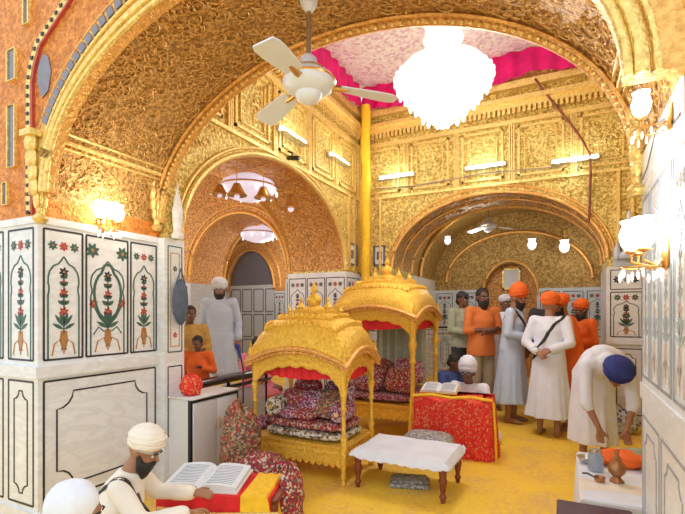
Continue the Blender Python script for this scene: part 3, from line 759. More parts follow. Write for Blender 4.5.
pt((-5.4, 5.2, 3.0), 45, .3); pt((-6.5, 9.3, 2.9), 38, .3); pt((-8.0, 6.0, 3.0), 25, .3)  # added points brightening the aisle, not set in the dishes
pt((-1.6, 9.6, 2.9), 20, .2); pt((0.1, 10.2, 2.8), 10, .2)  # added points brightening the back room, not part of any modelled lamp
# small hanging bell lamps
def bell_lamp():
    t = thing('bell_lamp', '', 'lamp', group='bell lamps hung in the side arch')
    m = MB(); m.lathe([(.015, .10), (.04, .09), (.06, .05), (.09, -.01), (.13, -.05), (.12, -.06)], n=18); m.build('shade', 'brass', t)
    m = MB(); m.tube([(0, 0, .09), (0, 0, .42)], .006, 6); m.build('cord', 'brass', t)
    m = MB(); m.ell((0, 0, -.06), (.035, .035, .04), nu=12, nv=8); m.build('bulb', 'lav', t)
    return t
B = [(-3.63, 4.10, 2.93, .8, 'small gold bell lamp hanging furthest left in the side arch'),
     (-3.45, 4.19, 2.93, .95, 'gold bell lamp hanging second from left in the side arch'),
     (-3.30, 4.50, 2.95, .9, 'gold bell lamp hanging third from left in the side arch'),
     (-3.45, 5.35, 3.04, 1.25, 'largest gold bell lamp hanging furthest right in the side arch')]
b0 = bell_lamp()
for i, (x, y, z, s_, lb) in enumerate(B):
    o = b0 if i == 0 else dup(b0, (x, y, z))
    o.location = (x, y, z); o.scale = (s_,)*3; o['label'] = lb
# fans
def fan(loc, label, R_, rods, a0, mat='fan_w', droop=.04, s_=1):
    t = thing('ceiling_fan', label, 'fan', loc, 0, None, s_)
    m = MB(); m.lathe([(.04, .11), (.10, .09), (.155, .05), (.165, .02), (.15, -.015), (.09, -.05)], n=28); m.build('motor_housing', mat, t)
    m = MB(); m.lathe([(.166, .035), (.172, .028), (.166, .02)], n=28); m.lathe([(.10, .10), (.105, .095), (.10, .09)], n=28); m.build('gold_band', 'brass', t)
    m = MB(); m.lathe([(.085, -.05), (.075, -.08), (.045, -.10), (.01, -.11)], n=20); m.build('lower_cap', mat, t)
    m = MB(); m.tube([(0, 0, .10), (0, 0, rods)], .016, 8); m.build('rod', 'steel', t)
    m = MB(); m.lathe([(.015, .2), (.05, .17), (.055, .12), (.03, .11)], n=16); m.build('collar', mat, t)
    m = MB(); m.lathe([(.02, rods-.14), (.05, rods-.10), (.065, rods-.02), (.06, rods)], n=16); m.build('ceiling_cap', mat, t)
    for i in range(3):
        a = a0+2*PI*i/3; u = V((math.cos(a), math.sin(a), 0)); n = V((-math.sin(a), math.cos(a), 0)); R1 = []
        for q in range(9):
            s = q/8; r = lerp(.2, R_, s); wd = lerp(.055, .075, min(1, s*1.6))*(1 if q < 8 else .75)
            c = u*r+V((0, 0, -.0-droop*s)); th = .004
            tw = .012
            R1.append([c-n*wd+V((0, 0, -tw-th)), c+n*wd+V((0, 0, tw-th)), c+n*wd+V((0, 0, tw+th)), c-n*wd+V((0, 0, -tw+th))])
        m = MB(); m.rings(R1); bl = m.build('blade', mat, t)
        m = MB(); m.tube([u*.12+V((0, 0, .0)), u*.2, u*.26+V((0, 0, -.002))], [.018, .02, .012], 8); m.ell(u*.15, (.03, .03, .012), nu=10, nv=6); m.build('blade_arm', 'brass', bl)
fan((-1.43, 2.42, 2.91), 'white ceiling fan with gold trim hanging under the front arch', .56, .60, math.radians(276))
fan((-1.38, 9.37, 3.22), 'small white ceiling fan in the dim back room', .5, .55, .5)
# glass candle lamps on the back lunette
def votive():
    t = thing('hanging_glass_lamp', '', 'lamp', group='glass lamps hanging in the back room')
    m = MB(); m.lathe([(.02, -.12), (.07, -.08), (.09, 0), (.06, .06), (.08, .1)], n=14); m.build('glass_shade', 'crystal', t)
    m = MB(); m.tube([(0, 0, .09), (0, 0, .3)], .008, 6); m.lathe([(.05, .1), (.02, .14)], n=10); m.build('hook', 'brass', t)
    return t
v0 = votive()
for i, (x, y, z, s_, lb) in enumerate([(-.65, 10.6, 3.0, 1.1, 'lit glass lamp hanging in the back room behind the orange turbans, left of the pair'), (-.02, 10.5, 2.9, 1.2, 'lit glass lamp hanging in the back room, right of the pair'), (-2.25, 9.6, 3.05, .8, 'small glass lamp hanging left of the back room fan, the lower one'), (-2.2, 9.0, 3.3, .6, 'small glass lamp hanging left of the back room fan, the upper one')]):
    o = v0 if i == 0 else dup(v0, (x, y, z)); o.location = (x, y, z); o.scale = (s_,)*3; o['label'] = lb

# small wall fittings
def wall_frame(loc, rz, label, w_=.2, h=.34):
    t = thing('framed_picture', label, 'picture', loc, rz)
    m = MB(); rect_tube(m, (V((-w_/2, 0, 0)), V((1, 0, 0)), V((0, 0, 1))), 0, 0, w_, h, .025, .03); m.build('frame', 'slate', t, smooth=False)
    m = MB(); m.box(-w_/2+.02, w_/2-.02, -.012, -.001, .02, h-.02); m.build('print', 'paper', t, smooth=False)
    m = MB(); m.box(-w_/4, w_/4, -.016, -.012, h*.3, h*.7); m.build('motif', 'slate', t, smooth=False)
wall_frame((-3.2, 6.85, 2.3), PI/2, 'small framed picture on the left wall beside the yellow pole', .3, .36)
wall_frame((-2.82, BYB-.0, 2.3), 0, 'small framed picture on the back wall right of the yellow pole', .2, .34)
m = MB(); pts = [(-2.98+.006*math.sin(i), 6.9+.006*math.cos(i), 4.95-i*.16) for i in range(31)]
m.tube(pts, [.075+.006*math.sin(i*1.7) for i in range(31)], 12); m.lathe([(.13, 0), (.13, .03), (.08, .08), (.075, .16)], (-2.98, 6.9, 0), 16)
tag(m.build('wrapped_pole', 'yellow_cloth'), 'tall yellow cloth wrapped pole standing in the far corner', 'pole')
m = MB(); m.tube([(-.39, 7.02, 4.86), (-.2, 7.04, 4.55), (.0, 7.06, 4.25), (.2, 7.03, 3.9), (.3, 7.02, 3.66), (.31, 7.03, 3.4), (.30, 7.09, 3.0), (.29, 7.1, 2.75)], .016, 8)
tag(m.build('rope', 'wood'), 'brown cord trailing down the back wall beside the tube light', 'rope')
t = thing('security_camera', 'small dark security camera on the left wall below the tube light', 'camera', (-3.17, 4.85, 3.50), PI/2)
m = MB(); m.tube([(0, 0, .06), (0, -.06, .03), (0, -.06, 0)], .012, 8); m.build('bracket', 'blk', t)
m = MB(); m.tube([(0, 0, -.02), (0, -.16, -.05)], .03, 12); m.build('camera_body', 'blk', t)
m = MB(); m.tube([(0, -.155, -.049), (0, -.168, -.052)], .02, 12); m.build('lens', 'slate', t)
# bell wires across the back wall
m = MB(); m.tube([(-2.9, 7.09, 3.60), (-2.2, 7.09, 3.56), (-1.1, 7.09, 3.62), (-.2, 7.09, 3.58), (.3, 7.09, 3.62)], .01, 6)
tag(m.build('wall_cable', 'steel'), 'thin grey cable run along the back wall below the tube lights', 'cable')
# dark cloth bag on the jamb
m = MB()
m.ell((0, 0, 0), (.045, .085, .20), fn=lambda q, t, ph: 1+.07*math.sin(5*t)); m.tube([(0, -.05, .17), (0, 0, .30), (0, .05, .17)], .008, 6)
tag(m.build('cloth_bag', 'bag_cloth', loc=(-3.13, 3.02, 1.60)), 'dark slate cloth bag hanging on the narrow marble jamb', 'bag')

# ------------------------------------------------------------------ palanquins
def palanquin(name, label, x0, y0, W, D, eave, rise, base_z, post_r, fin):
    t = thing(name, label, 'palanquin', (x0, y0, 0))
    # posts
    for (px, py) in ((0, 0), (W, 0), (0, D), (W, D)):
        m = MB(); r = post_r; H = eave
        prof = [(r*1.1, 0), (r*1.5, .02), (r*.8, .05), (r*1.3, .09), (r*.9, .13), (r*1.4, .2), (r*1.4, base_z), (r*1.0, base_z+.03), (r*1.5, base_z+.07), (r*.85, base_z+.11),
                (r*.8, H*.62), (r*1.35, H*.64), (r*.9, H*.67), (r*1.2, H*.74), (r*1.7, H*.79), (r*1.1, H*.82), (r*1.3, H*.92), (r*1.6, H), (r*1.5, H+.03)]
        m.lathe(prof, (px, py, 0), 16); m.build('post', 'palki', t)
    # roof shell
    o = .06; N = 44; m = MB()
    def Z(u, v):
        s_ = (1-abs(u)**2.2)*(1-abs(v)**2.2)
        rib = .006*math.sin(38*math.sqrt(max(0, s_)))
        return eave+.14*(1-u*u*v*v)+rise*(max(0, s_)**.42)+rib
    def XY(u, v): return (W/2+(W/2+o)*u, D/2+(D/2+o)*v)
    def prm(i): return math.sin(PI/2*(2*i/N-1))
    top = []; bot = []
    for i in range(N+1):
        for j in range(N+1):
            u, v = prm(i), prm(j); x, y = XY(u, v); z = Z(u, v); top.append((x, y, z)); bot.append((W/2+(x-W/2)*.97, D/2+(y-D/2)*.97, z-.025))
    n = N+1; fs = [(i*n+j, (i+1)*n+j, (i+1)*n+j+1, i*n+j+1) for i in range(N) for j in range(N)]
    off_ = n*n; fb = [tuple(q+off_ for q in reversed(f)) for f in fs]
    edge = [(i, 0) for i in range(N)]+[(N, j) for j in range(N)]+[(i, N) for i in range(N, 0, -1)]+[(0, j) for j in range(N, 0, -1)]
    ei = [a*n+b_ for a, b_ in edge]; fe = [(ei[q], ei[(q+1) % len(ei)], ei[(q+1) % len(ei)]+off_, ei[q]+off_) for q in range(len(ei))]
    m.add(top+bot, fs+fb+[tuple(reversed(f)) for f in fe]); roof = m.build('roof', 'palki', t)
    # eave moulding: three ropes following the rim
    m = MB()
    for k_, (dz, oo, r) in enumerate(((.0, .0, .024), (-.035, -.012, .014), (.05, -.02, .016), (.085, -.05, .010))):
        pts = []
        for (a, b_) in edge[::2]:
            u, v = prm(a), prm(b_); x = W/2+(W/2+o+oo)*u; y = D/2+(D/2+o+oo)*v; pts.append((x, y, eave+.14*(1-u*u*v*v)+dz))
        m.tube(pts, r, 8, closed=True)
    for (a, b_) in edge[::2]:
        u, v = prm(a), prm(b_); x, y = XY(u, v); m.ell((x, y, eave+.14*(1-u*u*v*v)-.035), (.012, .012, .022), nu=6, nv=5)
    m.build('eave_moulding', 'trim_o', roof)
    m = MB()
    for lv in (.35, .62, .85):
        pts = [(W/2+(W/2+o)*lv*math.cos(a)*(1/max(abs(math.cos(a)), abs(math.sin(a))))**.55, D/2+(D/2+o)*lv*math.sin(a)*(1/max(abs(math.cos(a)), abs(math.sin(a))))**.55) for a in [2*PI*q/64 for q in range(64)]]
        P3 = []
        for (x, y) in pts:
            u = (x-W/2)/(W/2+o); v = (y-D/2)/(D/2+o); P3.append((x, y, Z(u, v)+.002))
        m.tube(P3, .010, 6, closed=True)
        for q, p in enumerate(P3): m.ell((p[0], p[1], p[2]+.015), (.012, .012, .025), nu=6, nv=5)
    m.build('beading', 'palki', roof)
    # arched gold fringes
    def side(F, L, nm='arch_panel'):
        m = MB(); K = 30; lo = []; hi = []
        for i in range(K+1):
            s_ = i/K; u = 2*s_-1
            c = eave-.26+.25*math.sqrt(max(0, 1-abs(u)**2.4))-.022*abs(math.sin(s_*PI*7)); h = eave+.14*(1-u*u)-.01
            lo.append((s_*L, c if 0 < i < K else eave-.26)); hi.append((s_*L, h))
        for i in range(K): m.prism([lo[i], lo[i+1], hi[i+1], hi[i]], F, .02)
        n_ = F[1].cross(F[2]); m.tube([F[0]+F[1]*a+F[2]*b_+n_*.02 for a, b_ in lo], .010, 6)
        m.tube([F[0]+F[1]*a+F[2]*(b_+.06)+n_*.02 for a, b_ in lo[2:-2]], .007, 6)
        m.build(nm, 'palki', t)
        m = MB(); R = []
        for i in range(41):
            s_ = i/40; x = .03+s_*(L-.06); zb = eave-.10-.04*math.sin(PI*s_)-.012*abs(math.sin(s_*PI*9)); wv = .01*math.sin(i*1.6)
            q = lambda z, d: F[0]+F[1]*x+F[2]*z-n_*(.03+d+wv)
            R.append([q(eave+.10, 0), q(zb, .0), q(zb, .006), q(eave+.10, .006)])
        m.rings(R); m.build('valance', 'red_cloth', t)
    side((V((0, 0, 0)), V((1, 0, 0)), V((0, 0, 1))), W); side((V((W, 0, 0)), V((0, 1, 0)), V((0, 0, 1))), D)
    side((V((W, D, 0)), V((-1, 0, 0)), V((0, 0, 1))), W); side((V((0, D, 0)), V((0, -1, 0)), V((0, 0, 1))), D)
    # base box with scalloped apron
    m = MB(); zt = base_z; m.bbox(.0, W, .0, D, zt-.13, zt-.004, .01)
    m.box(-.02, W+.02, -.02, D+.02, zt-.02, zt); m.box(-.015, W+.015, -.015, D+.015, zt-.14, zt-.12)
    m.build('base_frame', 'palki', t, smooth=False)
    for (F, L) in (((V((0, -.0, 0)), V((1, 0, 0)), V((0, 0, 1))), W), ((V((W, 0, 0)), V((0, 1, 0)), V((0, 0, 1))), D)):
        nsc = int(L/.065); m = MB(); m.prism([(0, zt-.135), (L, zt-.135), (L, zt-.05), (0, zt-.05)], F, .012)
        for i in range(nsc):
            x = (i+.5)*L/nsc; r = L/nsc/2
            m.prism([(x-r, zt-.13), (x-r, zt-.15), (x-r*.7, zt-.175), (x, zt-.19), (x+r*.7, zt-.175), (x+r, zt-.15), (x+r, zt-.13)], F, .014)
        for i in range(nsc*2): m.ell(F[0]+F[1]*((i+.5)*L/nsc/2)+F[2]*(zt-.07)+F[1].cross(F[2])*.005, (.014, .014, .022), nu=6, nv=5)
        m.build('apron', 'palki', t)
    # finials: central cluster, ridge row and corners
    zt_ = Z(0, 0)
    m = MB()
    m.lathe([(.10, -.03), (.12, .0), (.10, .03), (.05, .05), (.07, .08), (.075, .11), (.05, .15), (.02, .17), (.035, .20), (.025, .23), (.008, .26), (.001, .30)], (W/2, D/2, zt_), 18); m.build('finial', 'palki', t)
    for q in (-1, 1):
        for k_, f in enumerate((.16, .30)):
            m = MB(); s_ = .8-.25*k_; m.lathe([(a*s_, b_*s_) for a, b_ in ((.06, -.04), (.065, .0), (.04, .02), (.055, .06), (.03, .10), (.012, .13), (.02, .15), (.002, .20))], (W/2+q*f*W, D/2, Z(q*f*1.7, 0)), 12); m.build('finial', 'palki', t)
    for (u, v) in ((-1, -1), (1, -1), (-1, 1), (1, 1)):
        m = MB(); m.lathe([(.03, 0), (.035, .02), (.018, .035), (.03, .07), (.022, .10), (.007, .13), (.012, .145), (.001, .19)], (W/2+(W/2+.03)*u, D/2+(D/2+.03)*v, eave+.01), 12); m.build('finial', 'palki', t)
    return t, Z
P1 = (-2.66, 3.50, .94, .62)
palanquin('golden_palanquin', 'gold palanquin with domed roof standing nearest, beside the white cot', *P1, 1.04, .34, .34, .022, 1)
P2 = (-2.65, 5.12, 1.04, 1.05)
palanquin('golden_palanquin', 'taller gold palanquin with red valance standing behind the nearer one', *P2, 1.44, .38, .40, .032, 1)

def slab_cushion(name, label, cat, x0, x1, y0, y1, z0, z1, mat, group=None, edge=None, rz=0, wob=.0):
    """soft pillow-like block"""
    m = MB(); N = 20; cx, cy, cz = (x0+x1)/2, (y0+y1)/2, (z0+z1)/2; a, b_, c = (x1-x0)/2, (y1-y0)/2, (z1-z0)/2
    R = []
    for i in range(N+1):
        ph = -PI/2+PI*i/N; ph = max(-1.53, min(1.53, ph)); row = []
        for j in range(28):
            t = 2*PI*j/28
            f = lambda v, p: math.copysign(abs(v)**p, v)
            row.append((a*f(math.cos(ph), .45)*f(math.cos(t), .4)*(1+wob*math.sin(t*5)), b_*f(math.cos(ph), .45)*f(math.sin(t), .4), c*f(math.sin(ph), .6)))
        R.append(row)
    m.rings(R); o = m.build(name, mat); o.location = (cx, cy, cz); o.rotation_euler = (0, 0, rz)
    return tag(o, label, cat, group)
# bedding of nearer palanquin
x0, y0, W, D = P1
slab_cushion('mattress', 'thick floral brocade mattress with pale edging in the nearer palanquin', 'mattress', x0+.04, x0+W-.04, y0+.03, y0+D-.03, .342, .42, 'edging')
slab_cushion('brocade_quilt', 'maroon floral quilt spread over the nearer palanquin mattress', 'quilt', x0+.05, x0+W-.05, y0+.06, y0+D-.03, .42, .50, 'floral')
def pillow(label, p, s_, rot, mat, grp='brocade cushions heaped in the palanquins'):
    m = MB(); R = []; N = 14
    for i in range(N+1):
        ph = max(-1.53, min(1.53, -PI/2+PI*i/N)); row = []
        for j in range(24):
            t = 2*PI*j/24; f = lambda v, p: math.copysign(abs(v)**p, v)
            row.append((s_[0]*f(math.cos(ph), .8)*f(math.cos(t), .5), s_[1]*f(math.cos(ph), .8)*f(math.sin(t), .5), s_[2]*math.sin(ph)))
        R.append(row)
    m.rings(R); o = m.build('cushion', mat); o.location = p; o.rotation_euler = rot
    return tag(o, label, 'cushion', grp)
def bolster(label, p, r, L, rz, mat, tilt=0, group='brocade cushions heaped in the palanquins'):
    t = thing('cushion', label, 'cushion', p, rz, group)
    m = MB(); m.tube([(-L/2, 0, 0), (-L/2+.01, 0, 0), (-L/2+.04, 0, 0), (0, 0, 0), (L/2-.04, 0, 0), (L/2-.01, 0, 0), (L/2, 0, 0)], [r*.3, r*.8, r, r*1.05, r, r*.8, r*.3], 18)
    m.build('cushion_cover', mat, t)
    m = MB(); m.tube([(-L/2-.012, 0, 0), (-L/2+.012, 0, 0)], r*.25, 10); m.tube([(L/2-.012, 0, 0), (L/2+.012, 0, 0)], r*.25, 10); m.build('end_button', 'trim', t)
    return t
pillow('tall dark maroon cushion standing against the back of the nearer palanquin', (x0+.30, y0+.47, .68), (.17, .15, .06), (1.35, 0, 0), 'floral')
pillow('tall violet cushion standing against the back right of the nearer palanquin', (x0+.66, y0+.47, .68), (.17, .15, .06), (1.35, 0, 0), 'floral2')
bolster('long maroon bolster lying at the back of the nearer palanquin', (x0+.47, y0+.40, .57), .075, .74, 0, 'floral')
bolster('pale bolster standing at the left end of the nearer palanquin', (x0+.13, y0+.26, .60), .09, .38, PI/2, 'edging')
bolster('violet bolster lying at the right end of the nearer palanquin', (x0+.80, y0+.28, .585), .085, .36, PI/2+.1, 'floral2')
pillow('square maroon cushion leaning at left in the nearer palanquin', (x0+.27, y0+.30, .63), (.15, .14, .07), (1.0, 0, .15), 'floral')
pillow('square violet cushion leaning at middle in the nearer palanquin', (x0+.47, y0+.27, .63), (.14, .14, .06), (1.0, 0, -.2), 'floral2')
pillow('square patchwork cushion leaning right of middle in the nearer palanquin', (x0+.66, y0+.27, .64), (.14, .15, .06), (.9, .1, .1), 'quilt')
pillow('small red velvet cushion at the front of the nearer palanquin', (x0+.46, y0+.17, .55), (.12, .08, .05), (.3, 0, .1), 'floral')
pillow('small tan and white cushion at the front left of the nearer palanquin', (x0+.28, y0+.15, .545), (.10, .07, .045), (.4, 0, -.3), 'floral2')
# bedding of taller palanquin
x0, y0, W, D = P2
slab_cushion('mattress', 'violet brocade mattress in the taller palanquin', 'mattress', x0+.05, x0+W-.05, y0+.04, y0+D-.04, .402, .52, 'floral2')
for i, (dx, dy, dz, mt, lb) in enumerate([(.40, .22, .66, 'floral2', 'violet and white cushion at the front of the taller palanquin'), (.82, .24, .66, 'floral', 'maroon cushion at the front right of the taller palanquin'), (.80, .60, .74, 'floral2', 'violet cushion at the back right of the taller palanquin'), (.42, .58, .74, 'floral', 'maroon cushion at the middle of the taller palanquin')]):
    pillow(lb, (x0+dx, y0+dy, dz), (.20, .18, .11), (.7, .1*i, .2*i), mt)
m = MB(); R = []
for i in range(31):
    x = i/30*.72; d = .02*math.sin(i*1.3); R.append([(x, d, .0), (x, d+.012, .0), (x, d+.012, .80), (x, d, .80)])
m.rings(R); tag(m.build('hanging_curtain', 'sage', loc=(x0+.2, y0+D-.09, .53)), 'grey green curtain hanging at the back of the taller palanquin', 'curtain')

# ------------------------------------------------------------------ white cot
def cot():
    t = thing('low_cot', 'low white topped cot with dark red turned legs on the yellow floor', 'cot', (-1.635, 3.52, 0), -.02)
    W, D, H = .80, .56, .33
    for (x, y) in ((.03, .03), (W-.03, .03), (.03, D-.03), (W-.03, D-.03)):
        m = MB(); m.lathe([(.016, 0), (.022, .03), (.030, .05), (.018, .07), (.022, .10), (.032, .16), (.036, .18), (.028, .2), (.034, .25), (.034, .30), (.028, .315)], (x, y, 0), 14); m.build('leg', 'wood', t)
    m = MB(); m.tube([(.03, .03, .27), (W-.03, .03, .27)], .018, 8); m.tube([(.03, D-.03, .27), (W-.03, D-.03, .27)], .018, 8); m.tube([(.03, .03, .27), (.03, D-.03, .27)], .018, 8); m.tube([(W-.03, .03, .27), (W-.03, D-.03, .27)], .018, 8)
    m.build('rail', 'wood', t)
    # sheet: saggy grid with hanging edges
    m = MB(); N = 40; vs = []; th = .012
    for i in range(N+1):
        for j in range(N+1):
            u, v = i/N, j/N; e = min(u, 1-u, v, 1-v)
            z = .335-.02*math.sin(PI*u)*math.sin(PI*v)+.003*math.sin(17*u+9*v)
            if e < .05: z -= .06*(1-e/.05)+.006*math.sin(60*(u+v))
            corner = min(u, 1-u)+min(v, 1-v)
            vs.append((-.03+(W+.06)*u, -.03+(D+.06)*v, z+(.02 if corner < .06 else 0)))
    n = N+1; top = vs; bot = [(x, y, z-th) for x, y, z in vs]
    fs = [(i*n+j, (i+1)*n+j, (i+1)*n+j+1, i*n+j+1) for i in range(N) for j in range(N)]
    m.add(top+bot, fs+[tuple(q+n*n for q in reversed(f)) for f in fs])
    edge = [(i*n) for i in range(N)]+[N*n+j for j in range(N)]+[i*n+N for i in range(N, 0, -1)]+[j for j in range(N, 0, -1)]
    m.add([top[q] for q in edge]+[bot[q] for q in edge], [((q+1) % len(edge), q, q+len(edge), (q+1) % len(edge)+len(edge)) for q in range(len(edge))])
    m.build('sheet', 'white_cloth', t)
cot()
m = MB(); m.bbox(-.17, .17, -.12, .12, 0, .035, .008); m.bbox(-.15, .15, -.10, .10, .035, .06, .008)
o = m.build('floor_mat', 'greyprint', loc=(-1.22, 3.80, 0)); o.rotation_euler = (0, 0, .3)
tag(o, 'folded dark grey mat lying on the floor under the white cot', 'mat')
slab_cushion('low_pouffe', 'grey patterned low pouffe on the floor between the white cot and the red stand', 'pouffe', -1.48, -.98, 4.28, 4.58, 0, .31, 'greyprint')
# ------------------------------------------------------------------ red cloth reading stand with open book
def red_stand():
    t = thing('draped_reading_stand', 'low reading stand draped in red printed cloth before the turbaned reader', 'stand', (-1.08, 4.93, 0), .06)
    W, D, H = .80, .40, .60; m = MB(); N = 60
    per = []
    def pr(s_):
        L = [W, D, W, D]; tot = 2*(W+D); d = s_*tot
        if d < W: return (-W/2+d, -D/2), (0, -1)
        d -= W
        if d < D: return (W/2, -D/2+d), (1, 0)
        d -= D
        if d < W: return (W/2-d, D/2), (0, 1)
        d -= W; return (-W/2, D/2-d), (-1, 0)
    N = 160; R = []
    for k_, (z, o_, f) in enumerate(((.004, .05, 1), (.15, .04, .9), (.38, .02, .6), (.54, .01, .3), (.585, -.0, .1), (.60, -.03, 0), (.602, -.10, 0))):
        row = []
        for i in range(N):
            p, n = pr(i/N); a = o_+.014*f*math.sin(i*.9)+.01*f*math.sin(i*.31)
            row.append((p[0]+n[0]*a, p[1]+n[1]*a, z+(.02*math.sin(i*.25) if k_ in (4, 5, 6) else 0)))
        R.append(row)
    m.rings(R); m.build('cloth', 'redprint', t)
    m = MB()
    for (a, b_) in ((-.42, -.2), (.42, .2)):
        pass
    m.tube([(-.41, -.20, .61), (-.2, -.215, .635), (0, -.21, .615), (.2, -.215, .635), (.41, -.20, .61)], .016, 8); m.tube([(-.42, -.22, .60), (-.44, -.23, .3), (-.45, -.25, .02)], .010, 6); m.tube([(.42, -.22, .60), (.44, -.23, .3), (.45, -.25, .02)], .012, 6)
    m.build('yellow_border', 'yellow_cloth', t)
    return t
red_stand()
def book(name, label, loc, rz, W, D, T, tilt=0, cover='navy'):
    t = thing(name, label, 'book', loc, rz); t.rotation_euler = (tilt, 0, rz)
    for sgn in (-1, 1):
        m = MB(); R = []
        for i in range(17):
            s_ = i/16; x = sgn*W*s_; z = T*(1-.25*s_)*math.sin(min(1, s_*4+.25)*PI/2)+.012*math.sin(PI*s_)
            R.append([(x, 0, 0), (x, D, 0), (x, D, z+.004), (x, 0, z+.004)] if sgn > 0 else [(x, D, 0), (x, 0, 0), (x, 0, z+.004), (x, D, z+.004)])
        m.rings(R)
        for r_ in range(12):
            y = D*(.1+.068*r_)
            pts = [(sgn*W*s_, y, T*(1-.25*s_)*math.sin(min(1, s_*4+.25)*PI/2)+.012*math.sin(PI*s_)+.0045) for s_ in [.15+.7*q/8 for q in range(9)]]
            m.tube(pts, D*.008, 4, 1)
        m.build('page_block', ['paper', 'ink'], t)
    m = MB(); m.box(-W-.01, W+.01, -.01, D+.01, -.008, 0); m.build('cover', cover, t, smooth=False)
    return t
book('open_book', 'open white book lying on the red draped stand', (-1.24, 4.84, .635), .06, .19, .26, .02, .18, 'yellow_cloth')

# ------------------------------------------------------------------ foreground reading desk
def desk():
    t = thing('reading_desk', 'low reading desk draped in red and yellow cloth in front of the seated reader', 'desk', (-2.06, 2.42, 0), .35)
    m = MB()
    for (x, y) in ((-.36, -.16), (.36, -.16), (-.36, .2), (.36, .2)): m.box(x-.02, x+.02, y-.02, y+.02, 0, .30)
    m.box(-.38, .38, -.18, .22, .28, .31); m.build('frame', 'wood', t, smooth=False)
    m = MB(); N = 44; R = []
    for i in range(N+1):
        u = i/N; x = -.42+.76*u; w1 = .012*math.sin(i*1.1); w2 = .012*math.sin(i*1.3+1)
        R.append([(x, -.21+w1, .06), (x, -.20+w1*.5, .2), (x, -.19, .325), (x, .23, .33), (x, .24+w2*.5, .2), (x, .25+w2, .06), (x, .235+w2, .06), (x, .225, .3), (x, -.175, .30), (x, -.195+w1, .06)])
    m.rings(R); m.build('red_cloth', 'red_cloth', t)
    m = MB(); R = []
    for i in range(21):
        u = i/20; x = .15+.22*u; dz = -.22*max(0, u-.78)/.22; w1 = .006*math.sin(i)
        R.append([(x, -.215, .20+dz*.3), (x, -.205, .338+dz+w1), (x, .2, .342+dz+w1), (x, .2, .334+dz), (x, -.196, .33+dz), (x, -.206, .20+dz*.3)])
    m.rings(R); m.build('yellow_cloth', 'yellow_cloth', t)
    m = MB(); m.tube([(-.40, -.215, .24), (0, -.222, .22), (.4, -.215, .24)], .014, 8); m.tube([(-.40, -.215, .10), (0, -.225, .09), (.4, -.215, .10)], .012, 8); m.build('gold_edging', 'trim', t)
desk()
book('open_scripture', 'large open scripture with blue white pages on the low desk by the foreground reader', (-2.15, 2.23, .335), .35, .25, .32, .035, .12, 'cream_cloth')
# cloth bundles beside desk
def bundle(name, label, loc, s_, mat, rz=0, seed=1, cat='cloth', vox=None):
    random.seed(seed); m = MB()
    ks = [(random.uniform(2, 5), random.uniform(2, 6), random.uniform(0, 6)) for _ in range(5)]
    def fn(q, t, ph):
        return 1+sum(.045*math.sin(a*t+b_*q.z*2+c) for a, b_, c in ks)
    m.ell((0, 0, s_[2]*.82), s_, nu=40, nv=22, fn=fn)
    o = m.build(name, mat); o.location = loc; o.rotation_euler = (0, 0, rz)
    # flatten underside
    for v in o.data.vertices:
        if v.co.z < 0.003: v.co.z = 0.003
    return tag(o, label, cat)
bundle('cloth_bundle', 'brown patchwork cloth bundle heaped beside the nearer palanquin', (-2.55, 3.15, 0), (.18, .14, .38), 'quilt', .4, 2)
bundle('cloth_bundle', 'maroon brocade cloth bundle slumped behind the open scripture', (-2.12, 2.90, 0), (.22, .13, .22), 'floral', .5, 4)
bundle('cloth_bundle', 'maroon and tan cloth bundle right of the reading desk', (-1.73, 2.68, 0), (.09, .13, .24), 'floral', .2, 5)
# white cabinet
def cabinet():
    t = thing('white_cabinet', 'low white two door cabinet with black frame beside the marble pier', 'cabinet', (-3.20, 2.92, 0))
    D, W, H = .30, .60, .76     # depth along x, width along y
    x1 = .10
    m = MB(); m.box(x1-.1+.02, D-.02, .0, W, .03, H-.02); m.build('body', 'laminate', t, smooth=False)
    m = MB(); m.box(D-.03, D+.004, -.012, .006, 0, H-.02); m.box(D-.03, D+.004, W-.006, W+.016, 0, H-.02); m.box(D-.03, D+.004, 0, W, H-.045, H-.02); m.box(D-.03, D+.004, 0, W, 0, .04); m.build('frame', 'blk', t, smooth=False)
    m = MB(); m.bbox(.0, D+.02, -.015, W+.02, H-.02, H+.0, .006); m.build('top', 'laminate', t)
    for i in range(2):
        m = MB(); y = .012+i*(W/2-.006); m.bbox(D-.005, D+.012, y, y+W/2-.016, .045, H-.05, .004); d = m.build('door', 'laminate', t)
        m = MB(); yy = W/2+(-.03 if i == 0 else .03)
        m.tube([(D+.012, yy, .42), (D+.03, yy, .44), (D+.03, yy, .52), (D+.012, yy, .54)], .006, 8); m.build('handle', 'brass', d)
cabinet()
bundle('cloth_bundle', 'red cloth bundle on top of the white cabinet', (-3.02, 3.04, .76), (.09, .10, .10), 'redprint', 0, 9)
